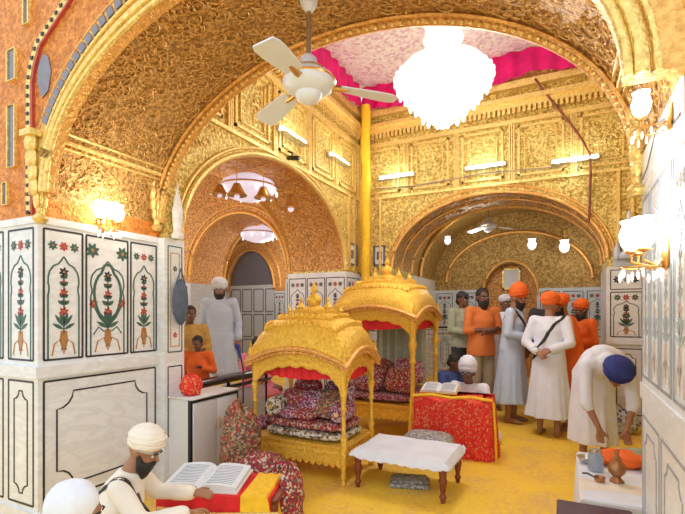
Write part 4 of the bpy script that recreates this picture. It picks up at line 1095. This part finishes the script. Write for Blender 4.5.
# black counter rail with people behind
def rail():
    t = thing('black_barrier', 'long black topped barrier on steel posts in front of the aisle', 'barrier', (-3.42, 3.24, 0))
    t.scale = (1, .9, .88)
    m = MB(); m.bbox(-.09, .09, 0, 1.7, .83, .90, .008); m.build('top', 'blk', t)
    m = MB(); m.bbox(-.05, .05, 0, 1.7, .74, .77, .006); m.build('shelf', 'blk', t)
    for y in (.03, .85, 1.65):
        m = MB(); m.lathe([(.05, 0), (.045, .02), (.015, .03), (.013, .74), (.02, .76), (.02, .86)], (0, y, 0), 12); m.build('post', 'blk', t)
    for y in (.44, 1.25):
        m = MB(); m.box(-.004, .004, y-.36, y+.36, .2, .70); m.build('glass_panel', 'clear', t, smooth=False)
rail()
def mic():
    t = thing('microphone_stand', 'thin dark microphone stand beside the black barrier', 'microphone', (-2.79, 3.48, 0))
    m = MB(); m.lathe([(.09, 0), (.09, .015), (.02, .03)], n=16); m.build('base', 'blk', t)
    m = MB(); m.tube([(0, 0, .02), (0, 0, .95), (-.03, 0, 1.08)], .008, 8); m.build('pole', 'blk', t)
    m = MB(); m.tube([(-.03, 0, 1.06), (-.06, -.01, 1.16)], [.012, .016], 10); m.ell((-.065, -.012, 1.18), .026, nu=12, nv=8); m.build('microphone_head', 'navy', t)
mic()
# low wooden bench between cabinet and palanquin
t = thing('wooden_bench', 'low tan wooden bench behind the reading desk', 'bench', (-2.98, 3.60, 0), 0)
m = MB(); m.bbox(0.1, .27, 0, .8, .26, .30, .006); m.build('seat', 'wood_l', t)
for (x, y) in ((.13, .04), (.24, .04), (.13, .76), (.24, .76)): m = MB(); m.box(x-.02, x+.02, y-.02, y+.02, 0, .26); m.build('leg', 'wood_l', t, smooth=False)
bundle('cloth_bundle', 'pinkish folded cloth lying on the low wooden bench', (-2.79, 3.80, .30), (.08, .13, .08), 'floral2', 0, 12)
bundle('cloth_bundle', 'dark patterned cloth lying at the far end of the low wooden bench', (-2.79, 4.14, .30), (.08, .13, .11), 'quilt', 0, 13)

# ------------------------------------------------------------------ right platform with vessels
def platform():
    t = thing('low_platform', 'low platform under a white sheet beside the right marble pier', 'platform', (.08, 3.05, 0))
    m = MB(); m.box(.02, .84, .02, 1.0, 0, .37); m.build('base', 'wood_l', t, smooth=False)
    m = MB(); N = 50; R = []
    for i in range(N+1):
        y = 1.02*i/N; w1 = .01*math.sin(i*1.4)
        R.append([(-.01+w1, y, .02), (-.005+w1*.6, y, .25), (.0, y, .378), (.012, y, .392), (.3, y, .394+.004*math.sin(i)), (.86, y, .392), (.86, y, .38), (.015, y, .37), (.01+w1, y, .02)])
    m.rings(R); m.build('sheet', 'white_cloth', t)
    m = MB()
    R = []
    for i in range(31):
        x = .0+.86*i/30; w1 = .006*math.sin(i*1.1); R.append([(x, -.014+w1, .02), (x, -.006, .385), (x, .35, .402), (x, .35, .398), (x, .004, .378), (x, -.004+w1, .02)])
    m.rings(R); m.build('front_cloth', 'cream_cloth', t)
platform()
t = thing('donation_box', 'dark purple brown wooden box with faint pale lettering at the bottom right', 'box', (-.03, 2.56, 0))
m = MB(); m.bbox(0, .36, .0, .42, 0, .36, .008); m.build('body', 'wood', t)
m = MB(); m.bbox(-.015, .365, -.02, .44, .36, .385, .006); m.build('lid', plain('purple_brown_lacquer', (.10, .045, .06), .35), t)
m = MB()
for i, (x, w_, h) in enumerate([(.10, .012, .03), (.12, .02, .008), (.145, .010, .028), (.165, .018, .012), (.19, .01, .03), (.205, .016, .008)]): m.box(x, x+w_, .06, .06+h, .385, .3862)
m.build('worn_lettering', 'paper', t, smooth=False)
bundle('cloth_bundle', 'bright orange cloth bundle on the white platform', (.36, 3.82, .396), (.17, .11, .06), 'orange_cloth', -.1, 21)
bundle('cloth_bundle', 'pale grey green cloth lying behind the orange bundle on the platform', (.44, 3.98, .396), (.16, .06, .05), 'sage', .3, 22)
m = MB(); m.lathe([(.035, 0), (.045, .01), (.028, .03), (.022, .04), (.05, .07), (.055, .10), (.04, .13), (.022, .15), (.026, .165), (.012, .18), (.016, .2), (.001, .22)], n=20)
tag(m.build('brass_urn', 'bronze', loc=(.30, 3.42, .396)), 'small bronze lidded urn on the white platform', 'urn')
t = thing('brass_ladle', 'small dark handled bowl left of the bronze urn', 'bowl', (.20, 3.38, .396)); m = MB(); m.lathe([(.012, .0), (.03, .01), (.035, .035), (.03, .035), (.02, .012)], n=16); m.build('bowl', 'bronze', t)
m = MB(); m.tube([(-.03, 0, .03), (-.07, .01, .045), (-.10, .015, .04)], .006, 6); m.build('handle', 'blk', t)
t = thing('glass_jar', 'pale blue glass jar on the left of the platform', 'jar', (.19, 3.62, .396)); m = MB(); m.lathe([(.04, 0), (.05, .01), (.05, .10), (.035, .12), (.035, .13)], n=20); m.build('jar_body', 'clear', t); m = MB(); m.lathe([(.038, .13), (.038, .15), (.01, .155)], n=16); m.build('lid', 'steel', t)
for i, (x, y, s_, mt, lb) in enumerate([(.10+.04, 3.78, 1, 'steel', 'steel bowl on the platform beside the glass jar'), (.52, 3.68, .9, 'steel', 'small steel bowl right of the orange bundle'), (.56, 3.92, 1.0, 'brass', 'brass bowl at the right back of the platform')]):
    m = MB(); m.lathe([(.02, 0), (.045, .01), (.065, .045), (.06, .045), (.04, .014), (.01, .01)], n=22); o = m.build('metal_bowl', mt, loc=(x, y, .396)); o.scale = (s_,)*3; tag(o, lb, 'bowl')
bundle('cloth_bundle', 'white and blue printed cloth bundle on the floor by the right pilaster', (.66, 6.62, 0), (.16, .12, .16), patterned('blue_white_print', [(.5, .6, .75), (.75, .8, .85), (.1, .15, .3), (.6, .7, .8)], 30), 0, 31)
# dark metal screen in the back arch
t = thing('metal_screen', 'dark metal lattice screen under the back arch behind the blue robed sitter', 'screen', (-2.45, 7.85, 0))
m = MB(); m.tube([(0, 0, 0), (0, 0, 1.25), (1.2, 0, 1.25), (1.2, 0, 0)], .025, 8); m.tube([(0, 0, .08), (1.2, 0, .08)], .02, 8); m.build('frame', 'blk', t)
m = MB()
for i in range(15): m.tube([(.08*i+.04, 0, .08), (.08*i+.04, 0, 1.25)], .008, 5)
for i in range(14): m.tube([(0, .0, .1+.085*i), (1.2, 0, .1+.085*i)], .008, 5)
m.build('lattice', 'steel', t)

# ------------------------------------------------------------------ people
def hand(mb, wrist, d, side, palm_n, curl=.5, s_=1.0):
    """palm, four unequal fingers and a thumb; d = pointing direction, palm_n = palm normal"""
    w0 = V(wrist); d = V(d).normalized(); n = V(palm_n).normalized(); n = (n-d*n.dot(d)).normalized(); x = d.cross(n)*side
    for q in (-.028, -.009, .010, .028): mb.cap(w0+x*q*.5*s_, .017*s_, w0+d*.085*s_+x*q*s_, .0135*s_, 8)
    for q, L in ((-.030, .055), (-.010, .068), (.011, .073), (.031, .066)):
        a = w0+d*.085*s_+x*q*s_; dd = (d+n*curl*.6).normalized(); b_ = a+dd*L*.45*s_; dd2 = (d*.6+n*curl*1.4).normalized(); c = b_+dd2*L*.4*s_
        mb.cap(a, .0105*s_, b_, .0095*s_, 8); mb.cap(b_, .0095*s_, c, .0085*s_, 8)
    a = w0+d*.025*s_+x*.030*s_; b_ = a+(x*.8+d*.7+n*.3).normalized()*.042*s_; c = b_+(d*.9+x*.2+n*.4).normalized()*.032*s_
    mb.cap(a, .014*s_, b_, .012*s_, 8); mb.cap(b_, .012*s_, c, .010*s_, 8)
def rotX(a): return Matrix.Rotation(a, 3, 'X')
def person(label, loc, rz, J, cloth, turban=None, hair=None, beard=None, skin='skin', sc_=1.0, robe=None, sash=None, trousers=None, fine=False, extra=None, vox=None, tsize=1.0, sleeves='long', curl=.6):
    """J: joints in local space, facing -Y. robe: list of skirt rings (z, rx, ry, cx, cy)."""
    t = thing('person', label, 'person', loc, rz, None, sc_)
    P = {k: V(v) for k, v in J.items()}
    hd = P['head']; hr = Matrix.Rotation(J.get('yaw', 0) if not isinstance(J.get('yaw', 0), tuple) else 0, 3, 'Z') @ rotX(J['pitch']) if 'pitch' in J else Matrix.Identity(3)
    return t
def build_person(label, loc, rz, J, **o):
    g = o.get
    t = thing('person', label, 'person', loc, rz, None, g('scale', 1.0))
    yaw, pitch = J.get('yaw', 0), J.get('pitch', 0)
    P = {k: V(v) for k, v in J.items() if k not in ('yaw', 'pitch')}
    HR = Matrix.Rotation(yaw, 3, 'Z') @ rotX(pitch)         # pitch > 0 looks down (face is -Y)
    hd = P['head']; H = lambda x, y, z: hd+HR @ V((x, y, z))
    vox = g('vox', .011)
    b = MB()
    # trunk
    b.cap(P['pelvis'], .125, P['waist'], .115); b.cap(P['waist'], .11, P['chest'], .10)
    for s_ in ('L', 'R'):
        b.cap(P['chest'], .085, P['sh'+s_]*.75+P['chest']*.25, .052); b.cap(P['sh'+s_], .050, P['el'+s_], .040); b.cap(P['el'+s_], .039, P['ha'+s_], .025)
        b.cap(P['pelvis'].lerp(P['hip'+s_], 1), .09, P['kn'+s_], .058); b.cap(P['kn'+s_], .055, P['an'+s_], .036)
        ft = V(J.get('foot'+s_, (0, -1, 0))) if 'foot'+s_ in J else V((0, -1, 0))
        a = P['an'+s_]; dn = V((0, 0, -.045))
        b.cap(a+dn*.6, .035, a+ft*.13+dn, .030); b.cap(a+dn*.8-ft*.03, .034, a+ft*.17+dn*1.1, .022)
        hdv = (P['ha'+s_]-P['el'+s_]).normalized(); hdv = V(J['hd'+s_]) if 'hd'+s_ in J else hdv
        hand(b, P['ha'+s_], hdv, 1 if s_ == 'R' else -1, J.get('hn'+s_, (0, -.6, -.4) if True else 0), g('curl', .6), .95)
    b.cap(P['chest'], .08, P['neck'], .055); b.cap(P['neck'], .055, H(0, .01, -.05), .052)
    # head
    b.ell(H(0, .012, .025), (.076, .095, .092), rot=HR); b.ell(H(0, -.022, -.035), (.058, .066, .068), rot=HR)
    b.cap(H(0, -.085, .012), .010, H(0, -.108, -.018), .015, 8); b.ell(H(0, -.078, -.075), (.024, .022, .02), rot=HR)
    b.ell(H(0, -.078, .030), (.055, .018, .014), rot=HR)
    for s_ in (-1, 1): b.ell(H(s_*.078, .012, -.005), (.012, .020, .033), rot=HR)
    body = remesh(b, 'body', g('skin', 'skin'), t, vox, 3)
    if g('face', True):
        for s_ in (-1, 1):
            m = MB(); m.ell(H(s_*.031, -.079, .006), (.014, .010, .009), 0, rot=HR); m.ell(H(s_*.031, -.087, .006), (.006, .004, .006), 1, rot=HR); m.build('eye', ['eye_w', 'hair'], t)
            m = MB(); m.tube([H(s_*.014, -.098, .028), H(s_*.033, -.099, .034), H(s_*.052, -.084, .028)], .005, 6); m.build('eyebrow', 'hair', t)
        m = MB(); m.tube([H(-.024, -.084, -.052), H(0, -.096, -.049), H(.024, -.084, -.052)], [.004, .008, .004], 6); m.build('lips', 'lip', t)
    if g('beard'):
        m = MB(); m.ell(H(0, -.045, -.085), (.066, .058, .062), rot=HR, fn=lambda q, t_, ph: 1+.05*math.sin(9*t_)); m.ell(H(0, -.055, -.125), (.045, .038, .055), rot=HR)
        for s_ in (-1, 1): m.cap(H(s_*.066, .0, -.01), .014, H(s_*.055, -.035, -.07), .026)
        m.tube([H(-.04, -.078, -.052), H(-.015, -.101, -.038), H(.015, -.101, -.038), H(.04, -.078, -.052)], .009, 6)
        remesh(m, 'beard', g('beard'), t, .010, 2)
    if g('hair'):
        m = MB(); m.ell(H(0, .03, .048), (.088, .098, .086), rot=HR, fn=lambda q, t_, ph: 1+.03*math.sin(7*t_+3*ph)); m.ell(H(0, .075, -.02), (.07, .05, .07), rot=HR)
        m.build('hair', g('hair'), t)
    if g('cap'):
        m = MB(); R = []
        m.ell(H(0, .02, .075), (.086, .10, .05), rot=HR); m.ell(H(0, -.1, .062), (.055, .05, .008), rot=HR); m.build('cap', g('cap'), t)
    if g('turban'):
        ts = g('tsize', 1.0)*.80; tall = g('tall', 1.0); m = MB()
        def fn(q, t_, ph):
            s1 = (ph*5.2+.9*math.sin(t_+.6)); return 1+.045*abs(math.sin(s1*1.5))+.02*math.sin(t_*2+1)
        # two crossing wraps over a core; peak above the forehead
        T = HR @ rotX(-.18)
        m.ell(H(0, .018, .085*tall**.5), (.122*ts, .135*ts, (.086+.0*ts)*tall), rot=T, nu=40, nv=36, fn=fn)
        m.ell(H(0, .015, .045), (.112*ts, .128*ts, .05), rot=T, nu=28, nv=10)
        for k_ in range(3):
            for s_ in (-1, 1):
                pts = [];
                for i in range(25):
                    a = PI*i/24; yy = -math.sin(a); xx = math.cos(a)*s_
                    zz = .03+.035*k_*math.sin(a)*1.0+.022*k_*(.4+.6*(i/24 if s_ > 0 else i/24))
                    rr = math.sqrt(max(.1, 1-((zz-.085)/(.12*tall))**2))
                    pts.append(H(.120*ts*xx*rr, .015+.134*ts*yy*rr, zz))
                m.tube(pts, .009*ts, 6)
        m.build('turban', g('turban'), t)
    # clothing
    if g('top'):
        m = MB(); tr = g('torso', 1.0)
        def sect(p, rx, ry, q=None):  # ring perpendicular to local spine
            return p, rx, ry
        sp = [P['pelvis'], P['waist'], P['chest'], P['neck']]
        up = (P['neck']-P['pelvis']).normalized(); right = (P['shR']-P['shL']).normalized() if 'shR' in P else V((1, 0, 0)); fw = up.cross(right).normalized()
        R = []
        rad = [(P['pelvis']-up*.06, .185, .15), (P['pelvis']+up*.02, .19, .155), (P['waist'], .175, .14), (P['waist'].lerp(P['chest'], .6), .18, .145), (P['chest'], .185, .145), (P['chest'].lerp(P['neck'], .5), .155, .115), (P['chest'].lerp(P['neck'], .80), .10, .085), (P['neck'], .068, .068)]
        for (c, rx, ry) in rad:
            R.append([c+right*rx*tr*math.cos(a)*(1+.02*math.sin(5*a+c.z*20))+fw*ry*tr*math.sin(a) for a in [2*PI*i/28 for i in range(28)]])
        m.rings(R)
        for s_ in ('L', 'R'):
            e_, h_, q = P['el'+s_], P['ha'+s_], P['sh'+s_]
            m.cap(P['chest'].lerp(q, .5)+up*.03, .085, q, .066); m.cap(q, .066, e_, .058)
            if g('sleeves', 'long') == 'long': m.cap(e_, .057, e_.lerp(h_, .88), .045); m.cap(e_.lerp(h_, .5), .056, e_.lerp(h_, .86), .054)
            else: m.cap(e_, .062, e_.lerp(h_, .15), .056)
        if g('skirt'):
            R = []; A = 56; ph0 = random.random()*6
            for k_, (c, rx, ry, f) in enumerate(g('skirt')):
                c = V(c)
                R.append([c+V((rx*math.cos(a)*(1+f*1.3*math.sin(8*a+ph0+.2*k_)+f*.8*math.sin(15*a)), ry*math.sin(a)*(1+f*math.sin(9*a+ph0+.2*k_)+f*.5*math.sin(17*a)), .0)) for a in [2*PI*i/A for i in range(A)]])
            m.rings(R)
        for (a, ra, b_, rb) in g('drape', []): m.cap(a, ra, b_, rb)
        cl = remesh(m, g('topname', 'kurta'), g('top'), t, g('cvox', .012), 3)
    if g('trousers'):
        m = MB()
        for s_ in ('L', 'R'):
            m.cap(P['pelvis'].lerp(P['hip'+s_], .9), .11, P['kn'+s_], .085); m.cap(P['kn'+s_], .083, P['kn'+s_].lerp(P['an'+s_], .92), .066)
        m.cap(P['pelvis'], .14, P['pelvis']+V((0, 0, .06)), .14)
        remesh(m, 'trousers', g('trousers'), t, .013, 3)
    if g('strap'):
        col, side = g('strap')
        up = (P['neck']-P['pelvis']).normalized(); right = (P['shR']-P['shL']).normalized(); fw = up.cross(right).normalized()
        c0 = P['waist'].lerp(P['chest'], .55); ax = (right*side*.19+up*.30).normalized(); R = []
        for i in range(64):
            a = 2*PI*i/64; p = c0+ax*.33*math.cos(a)+fw*.24*math.sin(a); tn_ = (-ax*.33*math.sin(a)+fw*.24*math.cos(a)).normalized(); wd = ax.cross(fw).normalized()
            R.append([p-wd*.024, p+wd*.024])
        vs = [q for r in R for q in r]; m = MB(); m.add(vs, [(2*i, 2*i+1, (2*i+3) % 128, (2*i+2) % 128) for i in range(64)])
        s_ = m.build('strap', col, t)
        sw = s_.modifiers.new('w', 'SHRINKWRAP'); sw.target = cl; sw.wrap_mode = 'OUTSIDE_SURFACE'; sw.offset = .004; sw.wrap_method = 'NEAREST_SURFACEPOINT'
        sd = s_.modifiers.new('t', 'SOLIDIFY'); sd.thickness = .006; sd.offset = 1
        dg = bpy.context.evaluated_depsgraph_get(); dg.update(); me = bpy.data.meshes.new_from_object(s_.evaluated_get(dg)); s_.modifiers.clear(); s_.data = me
    if g('waistband'):
        m = MB(); c = P['waist']-V((0, 0, .02)); m.tube([c+V((.205*math.cos(a), .17*math.sin(a), .012*math.sin(3*a))) for a in [2*PI*i/32 for i in range(32)]], .03, 8, closed=True); m.build('waistband', g('waistband'), t)
    return t
def standing(lean=0, arms='down', yaw=0, pitch=.1, tw=0):
    J = dict(pelvis=(0, 0, .93), waist=(0, 0-lean*.3, 1.10), chest=(0, -lean*.7, 1.28), neck=(0, -lean*1.1+.01, 1.46), head=(0, -lean*1.4-.01, 1.585), shL=(-.185, -lean, 1.41), shR=(.185, -lean, 1.41),
             hipL=(-.09, 0, .88), hipR=(.09, 0, .88), knL=(-.10, -.02, .48), knR=(.10, -.02, .48), anL=(-.10, .02, .075), anR=(.10, .02, .075), yaw=yaw, pitch=pitch)
    A = {'down': ((-.25, .02, 1.13), (-.26, -.05, .88), (.25, .02, 1.13), (.26, -.05, .88)),
         'front': ((-.24, -.04, 1.14), (-.09, -.26, 1.10), (.24, -.04, 1.14), (.09, -.27, 1.13)),
         'back': ((-.26, .06, 1.14), (-.08, .19, 1.06), (.26, .06, 1.14), (.07, .20, 1.03)),
         'one': ((-.25, .02, 1.13), (-.26, -.05, .88), (.25, -.04, 1.15), (.10, -.24, 1.22)),
         'fold': ((-.24, -.06, 1.14), (.06, -.21, 1.16), (.24, -.06, 1.14), (-.06, -.23, 1.12))}[arms]
    J['elL'], J['haL'], J['elR'], J['haR'] = A
    return J
def seated(lean=.1, pitch=.3, yaw=0, arms='lap'):
    J = dict(pelvis=(0, 0, .13), waist=(0, -lean*.3, .30), chest=(0, -lean*.9, .48), neck=(0, -lean*1.4, .66), head=(0, -lean*1.9-.02, .78), shL=(-.18, -lean*1.2, .61), shR=(.18, -lean*1.2, .61),
             hipL=(-.10, -.03, .12), hipR=(.10, -.03, .12), knL=(-.33, -.28, .13), knR=(.33, -.28, .13), anL=(.10, -.34, .085), anR=(-.12, -.42, .085), footL=(.8, -.2, 0), footR=(-.8, -.2, 0), yaw=yaw, pitch=pitch)
    A = {'lap': ((-.25, -.12-lean, .38), (-.10, -.34-lean, .30), (.25, -.12-lean, .38), (.10, -.34-lean, .30)),
         'reach': ((-.25, -.16-lean, .42), (-.16, -.42-lean, .42), (.25, -.16-lean, .42), (.16, -.42-lean, .42))}[arms]
    J['elL'], J['haL'], J['elR'], J['haR'] = A
    return J
def robe_skirt(z0, z1=.97, w0=.30, w1=.20, f=.05, n=7, cy=0):
    return [((0, cy*(1-i/(n-1)), lerp(z0, z1, i/(n-1))), lerp(w0, w1, (i/(n-1))**.8), lerp(w0*.85, w1*.8, (i/(n-1))**.8), lerp(f, .0, i/(n-1))) for i in range(n)]
lapskirt = [((0, -.16, .02), .36, .30, .02), ((0, -.17, .07), .40, .33, .02), ((0, -.16, .14), .37, .30, .02), ((0, -.10, .20), .26, .22, .0), ((0, -.02, .26), .19, .15, 0)]
# foreground reader, back three-quarter, bent towards the book (faces +x)
RZ = math.radians(128)     # -Y turned to face the book
J = seated(.12, .45, -.25, 'reach')
build_person('seated person in cream turban and white kurta with black strap, reading at the low desk', (-2.37, 1.70, 0), RZ, J, top='cream_cloth', turban='cream_cloth', tsize=1.08, skirt=lapskirt, strap=('strap', -1), beard='hair', vox=.009, cvox=.011, scale=.90)
# bottom left: person with head under white cloth
J = seated(.12, .35, 0, 'lap')
t = build_person('seated person under white head cloth at the bottom left corner', (-2.02, 1.10, 0), math.radians(128), J, top='white_cloth', skirt=lapskirt, hair='hair', vox=.011, scale=.84,
             drape=[])
m = MB(); m.ell((0, -.21, .82), (.115, .13, .125), fn=lambda q, t_, ph: 1+.03*math.sin(6*t_)); m.cap((0, -.16, .72), .11, (0, -.02, .50), .19); m.cap((-.1, -.1, .62), .09, (.1, -.1, .62), .09)
remesh(m, 'head_cloth', 'white_cloth', t, .012, 4)
# granthi behind the red stand
J = seated(.05, .1, .1, 'lap')
build_person('seated reader in white turban behind the red draped stand', (-1.03, 5.60, 0), math.radians(-8), J, top='white_cloth', turban='white_cloth', tsize=1.08, tall=1.35, skirt=lapskirt, skin='skin_d', scale=1.0)
# blue robed sitter
J = seated(.1, .4, .2, 'lap')
build_person('seated person in dark blue clothes left of the white turbaned reader', (-1.60, 6.64, 0), math.radians(60), J, top='blue_robe', hair='hair', skirt=lapskirt, skin='skin_d')
# standing group
build_person('standing person with dark cap and sage shirt at the left of the queue', (-1.50, 7.45, 0), math.radians(50), standing(0, 'front', 0, .1), top='sage', topname='shirt', cap='dark_cloth', hair='hair', trousers='dark_cloth', scale=1.08, skin='skin_d')
build_person('bearded person in rust orange shirt and khaki trousers with folded hands', (-1.13, 6.95, 0), math.radians(40), standing(.03, 'fold', -.2, .12), top='rust_cloth', topname='shirt', hair='hair', beard='hair', trousers='khaki', scale=1.09, sleeves='short',
             skirt=[((0, 0, .80), .20, .16, .02), ((0, 0, .90), .20, .16, .01), ((0, 0, 1.0), .19, .15, 0)], skin='skin_d')
build_person('standing person in tall orange turban and pale robe with black strap, hands in front', (-.66, 6.62, 0), math.radians(75), standing(.05, 'front', 0, .25), top='blue_cloth', turban='orange_cloth', tsize=1.05, tall=1.35, strap=('strap', -1), skirt=robe_skirt(.26, .97, .27, .18, .06, cy=.02), scale=1.07, beard='hair')
build_person('standing person with white cap half hidden behind the pale robed one', (-.84, 7.42, 0), math.radians(20), standing(0, 'down', .2, .1), top='white_cloth', turban='white_cloth', tsize=.95, tall=.75, skirt=robe_skirt(.5, .97, .24, .19, .04), trousers='white_cloth', scale=1.04, skin='skin_d')
build_person('standing person in long white robe and orange turban seen from behind, black strap on back', (-.18, 6.08, 0), math.radians(165), standing(.03, 'back', -.3, .15), top='white_cloth', turban='orange_cloth', tsize=1.1, tall=1.1, strap=('strap', -1), skirt=robe_skirt(.24, .97, .28, .19, .07), scale=1.0)
build_person('dark haired standing person behind the white robed one', (-.24, 7.45, 0), math.radians(200), standing(0, 'down', 0, .1), top='dark_cloth', topname='shirt', hair='hair', trousers='dark_cloth', scale=1.07, skin='skin_d')
build_person('person in orange robe and large orange turban half hidden behind the white robed one', (.08, 6.50, 0), math.radians(-70), standing(.1, 'fold', 0, .5), top='orange_cloth', turban='orange_cloth', tsize=1.3, tall=1.0, skirt=robe_skirt(.42, .97, .26, .19, .06), trousers='khaki', scale=1.0, beard='hair')
build_person('standing person in orange kurta at the right edge of the queue', (.27, 7.14, 0), math.radians(-60), standing(.05, 'front', 0, .3), top='orange_cloth', turban='orange_cloth', skirt=robe_skirt(.5, .97, .24, .19, .05), trousers='khaki', scale=.97, skin='skin_d', beard='hair')
build_person('short dark clothed person by the right pilaster', (.55, 6.78, 0), math.radians(-40), standing(.0, 'front', 0, .2), top='dark_cloth', topname='shirt', hair='hair', trousers='dark_cloth', scale=.96, skin='skin_d') if False else None
# bending person (faces the camera side, bowing over the platform)
J = dict(pelvis=(0, .10, .88), waist=(0, -.04, .99), chest=(0, -.22, 1.05), neck=(0, -.36, 1.02), head=(.03, -.47, .95), shL=(-.18, -.30, 1.01), shR=(.18, -.30, 1.01), elL=(-.20, -.40, .66), haL=(-.12, -.50, .44), elR=(.20, -.40, .66), haR=(.10, -.52, .44),
         hipL=(-.09, .08, .82), hipR=(.09, .08, .82), knL=(-.10, .0, .46), knR=(.10, .0, .46), anL=(-.10, .06, .075), anR=(.10, .06, .075), yaw=.1, pitch=.95)
J['hdL'] = (0, -.2, -1); J['hdR'] = (0, -.2, -1)
build_person('person in white robe and navy blue turban bending down over the platform', (.275, 5.26, 0), math.radians(14), J, sleeves='short', scale=.99, top='white_cloth', turban='navy', tsize=1.3, torso=1.0, skirt=[((0, .08, .18), .23, .24, .06), ((0, .08, .4), .22, .23, .05), ((0, .08, .65), .205, .21, .03), ((0, .07, .85), .20, .20, .0), ((0, .04, .98), .17, .16, .0)],
             waistband=None, drape=[((0, -.02, .98), .17, (0, -.22, 1.05), .165), ((-.08, -.24, 1.06), .12, (.08, -.24, 1.06), .12), ((0, -.24, 1.06), .13, (0, -.33, 1.05), .10)])
# aisle people
m = MB(); m.box(-5.2, -4.30, 3.2, 6.5, 0, .22); st(m.build('trim_90', 'marble', smooth=False), 'raised marble step in the aisle')
build_person('standing person in white turban and white kurta in the left aisle', (-4.46, 5.05, .22), math.radians(30), standing(.03, 'down', .1, .35), top='blue_cloth', turban='white_cloth', tsize=1.08, skirt=robe_skirt(.42, .97, .27, .20, .04), beard='hair', trousers='white_cloth', scale=1.02)
J = standing(.05, 'one', 0, .3)
build_person('small person in orange behind the black barrier', (-3.86, 4.0, 0), math.radians(30), J, top='orange_cloth', hair='hair', trousers='dark_cloth', scale=.72, skirt=robe_skirt(.5, .97, .22, .19, .04), skin='skin_d')
build_person('seated person in pink behind the far end of the black barrier', (-4.33, 5.72, .22), math.radians(40), seated(.1, .3, 0), top='pink_cloth', hair='hair', skirt=lapskirt, skin='skin_d')
build_person('standing person in ochre clothes between the narrow marble jamb and the white kurta', (-4.22, 4.22, 0), math.radians(60), standing(.0, 'front', 0, .1), top='ochre', hair='hair', skirt=robe_skirt(.25, .97, .24, .19, .05), scale=.93, skin='skin_d')
for o in list(bpy.data.objects):
    if o.type == 'EMPTY' and not o.children: bpy.data.objects.remove(o)
